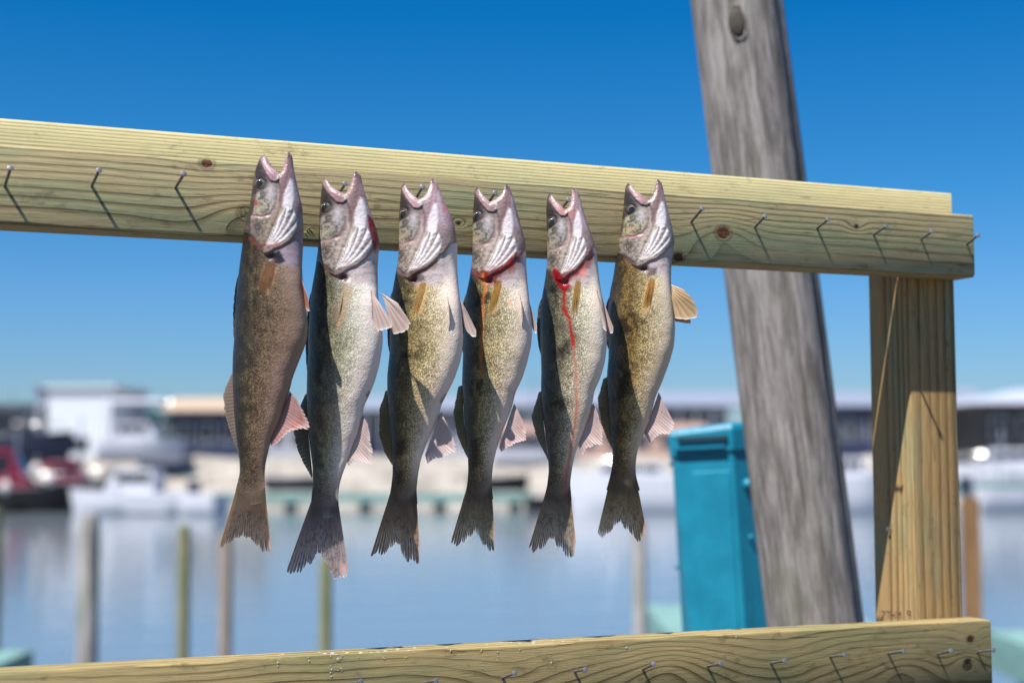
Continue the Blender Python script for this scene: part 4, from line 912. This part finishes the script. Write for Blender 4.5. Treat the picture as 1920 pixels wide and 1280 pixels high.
MB().box(-hw_ * .30, hw_ * .55, -dp - .003, -dp + .004, .05, hb - .06).build('door_panel', m_turq, ped).modifiers.new('b', 'BEVEL').width = .002
for (a, b, zz, r) in ((hw_ * .84, -dp * .62, hb - .09, .012), (hw_ * .84, -dp * .62, hb - .20, .005), (hw_ * .84, -dp * .62, .9, .005), (-hw_ * .86, -dp * .42, hb - .04, .006), (-hw_ * .86, -dp * .42, hb - .26, .005), (-hw_ * .6, -dp - .003, .93, .005), (-hw_ * .86, -dp * .42, 1.0, .005)):
    MB().ball((a, b - .002, zz), r, 12, (1, .8, 1)).build('bolt', m_turq, ped, smooth=True)

# ------------------------------------------------------------------ mooring piles in the water
def pilem(name, c1, c2, green=.4):
    g = G(name); P = g.obj(); x, y, z = g.xyz(P); n = g.noise(g.vec(x, y, z * .08), 30, 4); n2 = g.noise(P, 3, 3)
    c = g.mix(g.sm(n, .35, .65), c1, c2); c = g.mix(g.sm(n2, .45, .65) * green, c, (.09, .12, .03)); g.bump(n, .01); return g.set(col=c, rough=.85)
mp_g = pilem('grey_pile', (.16, .15, .14), (.36, .34, .33), .4); mp_o = pilem('mossy_pile', (.10, .10, .045), (.20, .19, .09), .7)
mp_b = pilem('brown_pile', (.16, .12, .10), (.28, .23, .20), .2); mp_t = pilem('new_timber_pile', (.15, .075, .03), (.22, .12, .05), .0)
for (px, py, wd, Y, m, lab) in ((168, 965, 40, 12, mp_g, 'thick pale grey mooring pile with green growth, below the white speedboat'),
                               (346, 985, 23, 14, mp_o, 'thin olive green mooring pile, right below the dark outboard motor'),
                               (424, 1000, 26, 13, mp_b, 'grey brown mooring pile below the tail of the first fish'),
                               (611, 1045, 24, 12, mp_o, 'olive brown mooring pile below the tail of the silver fish'),
                               (1198, 975, 26, 13, mp_g, 'slim grey mooring pile in the water below the last fish'),
                               (1818, 932, 27, 10, mp_t, 'new orange brown timber post standing behind the rack post'),
                               (-8, 955, 26, 12, mp_o, 'dark green mooring pile at the left edge of the picture')):
    p = at(px, py, Y); r = wd / 2 * Y / F; mb = MB(); h = p[2] - (WZ - 1.5)
    if m is mp_t: mb.box(-r, r, -r, r, 0, h - .01).box(-r * .8, r * .8, -r * .8, r * .8, h - .01, h)
    else:
        mb.tube([(0, 0, 0), (r * .1, 0, h * .5), (0, 0, h * .97), (0, 0, h)], [r * 1.06, r * 1.0, r * .97, r * .8], 16)
        k_ = .05; mb.tube([(0, 0, h), (0, 0, h + .012)], [r * .8, r * .5], 16)
    o = mb.build('mooring_pile', m, loc=(p[0], Y, WZ - 1.5), smooth=True); tag(o, lab, 'piling', 'mooring piles standing in the harbour water')

# ------------------------------------------------------------------ boats and buildings on the far side
m_white = plain('white_gelcoat', (.50, .51, .57), .35, var=.05, coat=.3); m_whiteb = plain('white_cladding', (.50, .54, .60), .6, var=.04); m_navy = plain('navy_canvas', (.012, .02, .05), .7)
m_black = plain('black_hull_paint', (.006, .005, .006), .5); m_maroon = plain('maroon_paint', (.16, .006, .03), .45); m_glass = plain('tinted_glass', (.012, .016, .028), .08)
m_mint = plain('mint_paint', (.15, .27, .255), .6); m_steel = plain('bright_steel', (.5, .5, .52), .25, metal=.8); m_tealdk = plain('teal_cladding', (.03, .08, .09), .6)
m_tan = plain('tan_roof', (.36, .28, .21), .8); m_navyw = plain('dark_blue_cladding', (.008, .018, .055), .6); m_brick = plain('brown_brick', (.34, .22, .18), .85)
m_lilac = plain('pale_metal_siding', (.19, .22, .29), .5, var=.06); m_greyd = plain('charcoal_cladding', (.02, .022, .028), .6); m_rub = plain('fender_rubber', (.55, .50, .50), .5)
m_grey = plain('grey_siding', (.28, .30, .36), .6); m_red = plain('red_paint', (.35, .01, .03), .5)

def hull(L, Bm, H, mat, root, name='hull', rake=.25, sheer=.12, tr=.9):
    vs = []; fs = []; ns = 15; nc = 8
    for i in range(ns):
        t = i / (ns - 1); x = (t - .5) * L; wb = Bm / 2 * (tr if t < .05 else 1) * (1 - max(0, (t - .45) / .55) ** 2.3); wb = max(wb, .015)
        zt = H * (1 + sheer * (2 * t - .6) ** 2 * (1 if t > .3 else .3)); x2 = rake * L * max(0, t - .7) * .6
        for (yf_, zf_) in ((-1, 1), (-.96, .55), (-.88, .1), (-.55, -.2), (.55, -.2), (.88, .1), (.96, .55), (1, 1)):
            z = zt * zf_; vs.append((x + x2 * zf_, wb * yf_, z))
    for i in range(ns - 1):
        for k in range(nc - 1): fs.append((i * nc + k, i * nc + k + 1, (i + 1) * nc + k + 1, (i + 1) * nc + k))
        fs.append((i * nc, (i + 1) * nc, (i + 1) * nc + nc - 1, i * nc + nc - 1))
    fs.append(tuple(range(nc))); fs.append(tuple(reversed(range((ns - 1) * nc, ns * nc))))
    return MB().add(vs, fs).build(name, mat, root, smooth=True)
def boat(label, px, py, Y, L, Bm, H, rz, mh, cabin=None, motor=True, rail=True, mast=0, canopy=None, stripe=None, name='motor_boat', z=WZ):
    p = at(px, py, Y); root = empty(name, (p[0], Y, z), label, 'boat', 'boats moored along the far bank'); root.rotation_euler = (0, 0, math.radians(rz))
    hull(L, Bm, H, mh, root)
    MB().box(-L * .42, L * .25, -Bm * .36, Bm * .36, H * 1.0, H * 1.06, 0).build('deck', m_white, root)
    if cabin:
        mc, x0, x1, hh = cabin
        poly = [(x0 * L, H), (x1 * L, H), (x1 * L - hh * .55, H + hh), (x0 * L + hh * .05, H + hh)]
        c = MB().prism(poly, -Bm * .32, Bm * .32).build('cabin', mc, root)
        z0, z1 = H + hh * .42, H + hh * .84; xa, xb = x0 * L + .15, x1 * L - hh * .55
        for s in (-1, 1):
            k = 3
            for i in range(k):
                a = xa + (xb - xa) * i / k + .05; b_ = xa + (xb - xa) * (i + 1) / k - .05; y0 = s * Bm * .32
                MB().box(a, b_, min(y0 - s * .01, y0 + s * .03), max(y0 - s * .01, y0 + s * .03), z0, z1).build('window', m_glass, c)
        xs_ = x1 * L - hh * .55 * .42 + .02; xe = x1 * L - hh * .55 * .84 + .02
        MB().add([(xs_ + .01, -Bm * .28, z0), (xs_ + .01, Bm * .28, z0), (xe + .01, Bm * .28, z1), (xe + .01, -Bm * .28, z1)], [(0, 1, 2, 3)]).build('windscreen', m_glass, c)
    if canopy:
        mc, x0, x1, hh = canopy
        cn = MB(); n = 7
        vs = []
        for i in range(n):
            q = -1 + 2 * i / (n - 1); zc = H + hh - q * q * .18; vs += [(x0 * L, q * Bm * .42, zc), (x1 * L, q * Bm * .42, zc), (x0 * L, q * Bm * .42, zc - .05), (x1 * L, q * Bm * .42, zc - .05)]
        fs = []
        for i in range(n - 1):
            a = i * 4; fs += [(a, a + 1, a + 5, a + 4), (a + 2, a + 6, a + 7, a + 3), (a, a + 4, a + 6, a + 2), (a + 1, a + 3, a + 7, a + 5)]
        fs += [(0, 2, 3, 1), ((n - 1) * 4, (n - 1) * 4 + 1, (n - 1) * 4 + 3, (n - 1) * 4 + 2)]
        cn.add(vs, fs).build('canopy', mc, root)
        for xx in (x0 * L + .1, x1 * L - .1):
            for s in (-1, 1): MB().tube([(xx, s * Bm * .38, H), (xx, s * Bm * .38, H + hh - .14)], .02, 8).build('canopy_pole', m_steel, root)
    if motor:
        mt = MB().box(-L / 2 - .48, -L / 2 - .02, -.22, .22, H * .85, H * 1.65, .1).build('outboard_motor', m_navy if mh is m_white else m_black, root, smooth=True)
        MB().box(-L / 2 - .32, -L / 2 - .14, -.07, .07, -.35, H * .85).build('motor_leg', m_black, mt)
    if rail:
        hr = H * 1.18; pts = [(L * (.05 + .42 * k / 6), Bm * .42 * (1 - (k / 6) ** 2.4) + .05, hr + .45) for k in range(7)]
        pts = pts + [(a, -b_, c) for a, b_, c in pts[::-1]]
        mb = MB().tube(pts, .018, 6, cap=False)
        for a, b_, c in pts[::2]: mb.tube([(a, b_, H), (a, b_, c)], .014, 6)
        mb.build('bow_rail', m_steel, root)
    if mast:
        mb = MB().tube([(0, 0, H), (0, 0, H + mast)], [.06, .04], 8).tube([(0, -.6, H + mast * .7), (0, .6, H + mast * .7)], .02, 6); mb.build('mast', m_steel, root)
    if stripe: MB().box(-L * .45, L * .1, -Bm * .5 - .01, Bm * .5 + .01, H * .62, H * .74).build('stripe', stripe, root)
    return root
def house(label, px0, px1, pyt, pyb, Y, D, mw, mr, roof='gable', nwin=3, cat='building', name='building', grp=None, door=False, over=.25, wm=None, posts=False, winh=(.35, .75)):
    p0, p1 = at(px0, pyb, Y), at(px1, pyb, Y); zt = at(px0, pyt, Y)[2]; W = p1[0] - p0[0]; z0 = max(LZ - .03, p0[2]) if pyb < 880 else LZ - .03; z0 = LZ - .03; H = zt - z0
    root = empty(name, ((p0[0] + p1[0]) / 2, Y + D / 2, z0), label, cat, grp); rh = H * .26 if roof != 'flat' else .18
    wh = H - rh
    if posts:
        MB().box(-W / 2, W / 2, D / 2 - .15, D / 2, 0, wh).build('back_wall', mw, root)
        for i in range(nwin + 1):
            xx = -W / 2 + W * i / nwin; MB().box(xx - .09, xx + .09, -D / 2, -D / 2 + .18, 0, wh).build('post', mw, root)
    else:
        wl = MB().box(-W / 2, W / 2, -D / 2, D / 2, 0, wh).build('wall', mw, root)
        for i in range(nwin):
            xc = -W / 2 + W * (i + .5) / nwin; ww = min(1.1, W / nwin * .55)
            fr = MB().box(xc - ww / 2 - .06, xc + ww / 2 + .06, -D / 2 - .05, -D / 2 + .02, wh * winh[0] - .06, wh * winh[1] + .06).build('window', wm or m_white, root)
            MB().box(xc - ww / 2, xc - .02, -D / 2 - .07, -D / 2 - .02, wh * winh[0], wh * winh[1]).box(xc + .02, xc + ww / 2, -D / 2 - .07, -D / 2 - .02, wh * winh[0], wh * winh[1]).build('pane', m_glass, fr)
        if door: MB().box(W * .32, W * .32 + .9, -D / 2 - .04, -D / 2 + .02, 0, 2.0).build('door', m_grey, root)
    if roof == 'gable':
        vs = [(-W / 2 - over, -D / 2 - over, wh), (W / 2 + over, -D / 2 - over, wh), (W / 2 + over, D / 2 + over, wh), (-W / 2 - over, D / 2 + over, wh), (-W / 2 - over, 0, wh + rh), (W / 2 + over, 0, wh + rh)]
        MB().add(vs, [(0, 1, 5, 4), (2, 3, 4, 5), (0, 4, 3), (1, 2, 5), (0, 3, 2, 1)]).build('roof', mr, root)
    elif roof == 'hip':
        k = min(W, D) * .45; vs = [(-W / 2 - over, -D / 2 - over, wh), (W / 2 + over, -D / 2 - over, wh), (W / 2 + over, D / 2 + over, wh), (-W / 2 - over, D / 2 + over, wh), (-W / 2 + k, 0, wh + rh), (W / 2 - k, 0, wh + rh)]
        MB().add(vs, [(0, 1, 5, 4), (2, 3, 4, 5), (0, 4, 3), (1, 2, 5), (0, 3, 2, 1)]).build('roof', mr, root)
    else: MB().box(-W / 2 - over, W / 2 + over, -D / 2 - over, D / 2 + over, wh, wh + rh).build('roof', mr, root)
    return root
GB = 'low buildings along the far bank'
house('long charcoal shed with a low roof at the far left edge', -160, 88, 752, 850, 92, 9, m_greyd, m_greyd, 'gable', 5, grp=GB)
house('tall white boxy boat shed behind the maroon boat', 88, 208, 722, 850, 86, 8, m_whiteb, m_whiteb, 'flat', 1, grp=GB, wm=m_whiteb, winh=(.1, .3))
house('small white lean-to shed left of the tall white one', 66, 96, 722, 850, 89, 5, m_lilac, m_lilac, 'flat', 1, grp=GB)
house('dark teal workshop between the white shed and the tan roofed boathouse', 212, 322, 752, 850, 96, 9, m_tealdk, m_tealdk, 'gable', 3, grp=GB)
house('dark navy boathouse under a shallow tan roof', 322, 452, 740, 848, 90, 9, m_navyw, m_tan, 'gable', 3, grp=GB, over=.8)
house('grey store with a pale roof behind the silver fish', 470, 640, 770, 850, 110, 10, m_grey, m_lilac, 'gable', 5, grp=GB)
house('long brown brick shed right of the blood streaked fish', 925, 1330, 792, 850, 100, 9, m_brick, m_brick, 'gable', 8, grp=GB)
house('dark grey shed behind the fourth fish', 760, 925, 790, 850, 112, 9, m_grey, m_greyd, 'gable', 5, grp=GB)
house('long pale open boat shelter on white posts, right of the fish', 960, 1400, 728, 850, 150, 14, m_lilac, m_lilac, 'gable', 14, grp=GB, posts=True)
house('pale open boat shelter behind the second and third fish', 560, 930, 738, 850, 165, 14, m_lilac, m_lilac, 'gable', 12, grp=GB, posts=True)
house('dark blue office with a pale roof seen left of the rack post', 1574, 1660, 728, 850, 95, 9, m_navyw, m_lilac, 'gable', 2, grp=GB, over=.6)
house('dark blue shed just right of the rack post', 1740, 1850, 722, 850, 98, 9, m_navyw, m_lilac, 'gable', 3, grp=GB, over=.6)
house('black walled hall with a broad white hipped roof at the right edge', 1848, 2120, 722, 850, 88, 12, m_greyd, m_white, 'hip', 5, grp=GB, over=1.2)
boat('maroon work boat with a black hull at the far left', 30, 940, 62, 6.6, 2.5, 1.0, 8, m_black, cabin=(m_maroon, -.35, .12, 1.75), motor=False, mast=2.6, name='work_boat')
boat('white speedboat with a dark windscreen and black outboard', 245, 945, 60, 5.0, 2.0, .85, 172, m_white, cabin=(m_white, -.25, .2, 1.05), motor=True, canopy=None)
boat('small white bow rider just right of the dark outboard motor', 372, 950, 59, 2.2, 1.4, .8, 160, m_white, motor=False, rail=False)
boat('white cabin cruiser with a flat white hardtop behind the speedboat', 262, 880, 74, 4.2, 2.0, .9, 5, m_white, cabin=(m_white, -.3, .25, 1.0), canopy=(m_white, -.42, .3, 2.2), motor=False, z=LZ)
boat('white covered boat with a low white cabin right of the last fish', 1180, 950, 61, 5.0, 2.2, 1.5, 175, m_white, cabin=(m_white, -.3, .3, .55), motor=True)
boat('low dark boat behind the tail of the blood streaked fish', 1050, 948, 63, 3.0, 1.6, .6, 5, m_black, motor=False, rail=False)
boat('small dark skiff against the bank left of the blood streaked fish', 935, 928, 69, 2.8, 1.3, .55, 10, m_black, motor=False, rail=False, z=-.2)
boat('grey brown skiff drawn up on the bank below the silver fish', 560, 920, 69, 3.4, 1.3, .55, -25, m_greyd, motor=False, rail=False, z=-.2)
boat('white boat moored between the leaning pile and the rack post', 1600, 945, 60, 3.2, 1.8, 1.5, 5, m_white, cabin=(m_white, -.3, .2, .8), motor=False)
boat('white cruiser with bright rails at the right edge', 1880, 905, 68, 5.0, 2.2, 1.2, 172, m_white, cabin=(m_white, -.3, .2, .9), motor=False, mast=2, z=-.4)
boat('white runabout with a dark blue cover right of the rack post', 1775, 900, 72, 4.0, 1.9, 1.0, 8, m_white, cabin=(m_navy, -.35, .3, .5), motor=False, z=-.2)
boat('navy hulled trawler with a dark wheelhouse behind the maroon boat', 20, 905, 76, 6.0, 2.4, 1.2, 5, m_navy, cabin=(m_greyd, -.3, .2, 1.3), motor=False, mast=2.4, z=LZ)
boat('black hulled fishing boat with a low maroon cabin behind the first pile', 150, 925, 66, 4.4, 2.0, .8, 4, m_black, cabin=(m_maroon, -.3, .1, .9), motor=False, mast=3.0, z=-.6)
boat('red hulled dinghy on the bank left of the white speedboat', 120, 885, 70, 1.8, 1.2, .6, 20, m_red, motor=False, rail=False, z=.5)
boat('dark blue covered sloop between the fourth and fifth fish', 1000, 880, 76, 4.5, 1.8, .8, 5, m_white, cabin=(m_navy, -.35, .3, .5), motor=False, mast=4.2, z=.9)
boat('white day boat with a canopy right of the orange post', 1900, 930, 62, 4.0, 1.9, .9, 12, m_white, canopy=(m_navy, -.3, .15, 1.5), motor=True)
# white fenders hanging from the maroon boat's side
for px, py in ((10, 913), (68, 880), (92, 898)):
    p = at(px, py, 60.4); o = MB().ball((0, 0, 0), .23, 14, (1, .8, 1.25)).tube([(0, 0, .2), (0, 0, .6)], .02, 6).build('fender', m_rub, loc=p, smooth=True)
    tag(o, {10: 'low white fender at the far left on the black hulled work boat', 68: 'upper middle white fender on the black hulled work boat', 92: 'rightmost white fender on the black hulled work boat'}[px], 'fender', 'fenders on the work boat')
for px, py in ((115, 905), (78, 905)):
    pass
# mint green floating docks
def dock(label, px0, px1, py, Y, th=.35, dep=2.0, legs=3, under=None):
    p0, p1 = at(px0, py, Y), at(px1, py, Y); W = p1[0] - p0[0]; zt = p0[2]
    root = empty('floating_dock', ((p0[0] + p1[0]) / 2, Y - dep / 2, WZ), label, 'dock', 'mint green floating docks'); n = max(2, int(W / 1.2))
    MB().box(-W / 2, W / 2, -dep / 2, dep / 2, zt - WZ - th, zt - WZ - .03).build('frame', m_mint, root)
    m = min(n, 40)
    pl_ = None
    for i in range(m):
        a = -W / 2 + W * i / m
        if pl_ is None: pl_ = MB().box(.01, W / m - .01, -dep / 2 - .02, dep / 2 + .02, 0, .05).build('plank', m_mint, root); pl_.location = (a, 0, zt - WZ - .028)
        else: q = pl_.copy(); COL.objects.link(q); q.location = (a, 0, zt - WZ - .028)
    for i in range(legs):
        a = -W / 2 + W * (i + .5) / legs; MB().tube([(a, 0, -.3), (a, 0, zt - WZ - th + .01)], .28, 12).build('float', m_greyd, root, smooth=True)
dock('long mint dock along the bank behind the fish tails', 380, 1000, 925, 66, dep=2.2, legs=9)
dock('mint dock along the bank at the right of the picture', 1560, 2050, 905, 66, dep=2.2, legs=6, th=.5)
dock('pale mint dock in the water left of the turquoise pedestal', 1206, 1560, 1136, 17, dep=3.0, legs=3, th=.9)
dock('mint dock low at the right edge past the rail end', 1845, 2100, 1186, 13, dep=1.6, legs=2, th=.3)
dock('mint dock corner low at the left edge of the picture', -160, 62, 1224, 12, dep=.9, legs=2, th=.3)
# bare masts and a light pole
for px, y0, Y, h_ in ((305, 735, 80, 0), (190, 760, 88, 0), (1395, 700, 120, 0), (1700, 742, 100, 0), (640, 742, 120, 0)):
    p = at(px, y0, Y); o = MB().tube([(0, 0, 0), (0, 0, p[2] - LZ)], [.07, .04], 8).tube([(-.5, 0, (p[2] - LZ) * .85), (.5, 0, (p[2] - LZ) * .85)], .03, 6).build('light_pole', m_steel, loc=(p[0], Y, LZ), smooth=True)
    tag(o, {305: 'thin pale pole beside the tan roofed boathouse', 190: 'thin pole in front of the tall white shed', 1395: 'thin pole left of the leaning pile', 1700: 'thin pole behind the rack post', 640: 'thin pole behind the silver fish'}[px], 'pole', 'thin poles on the far bank')
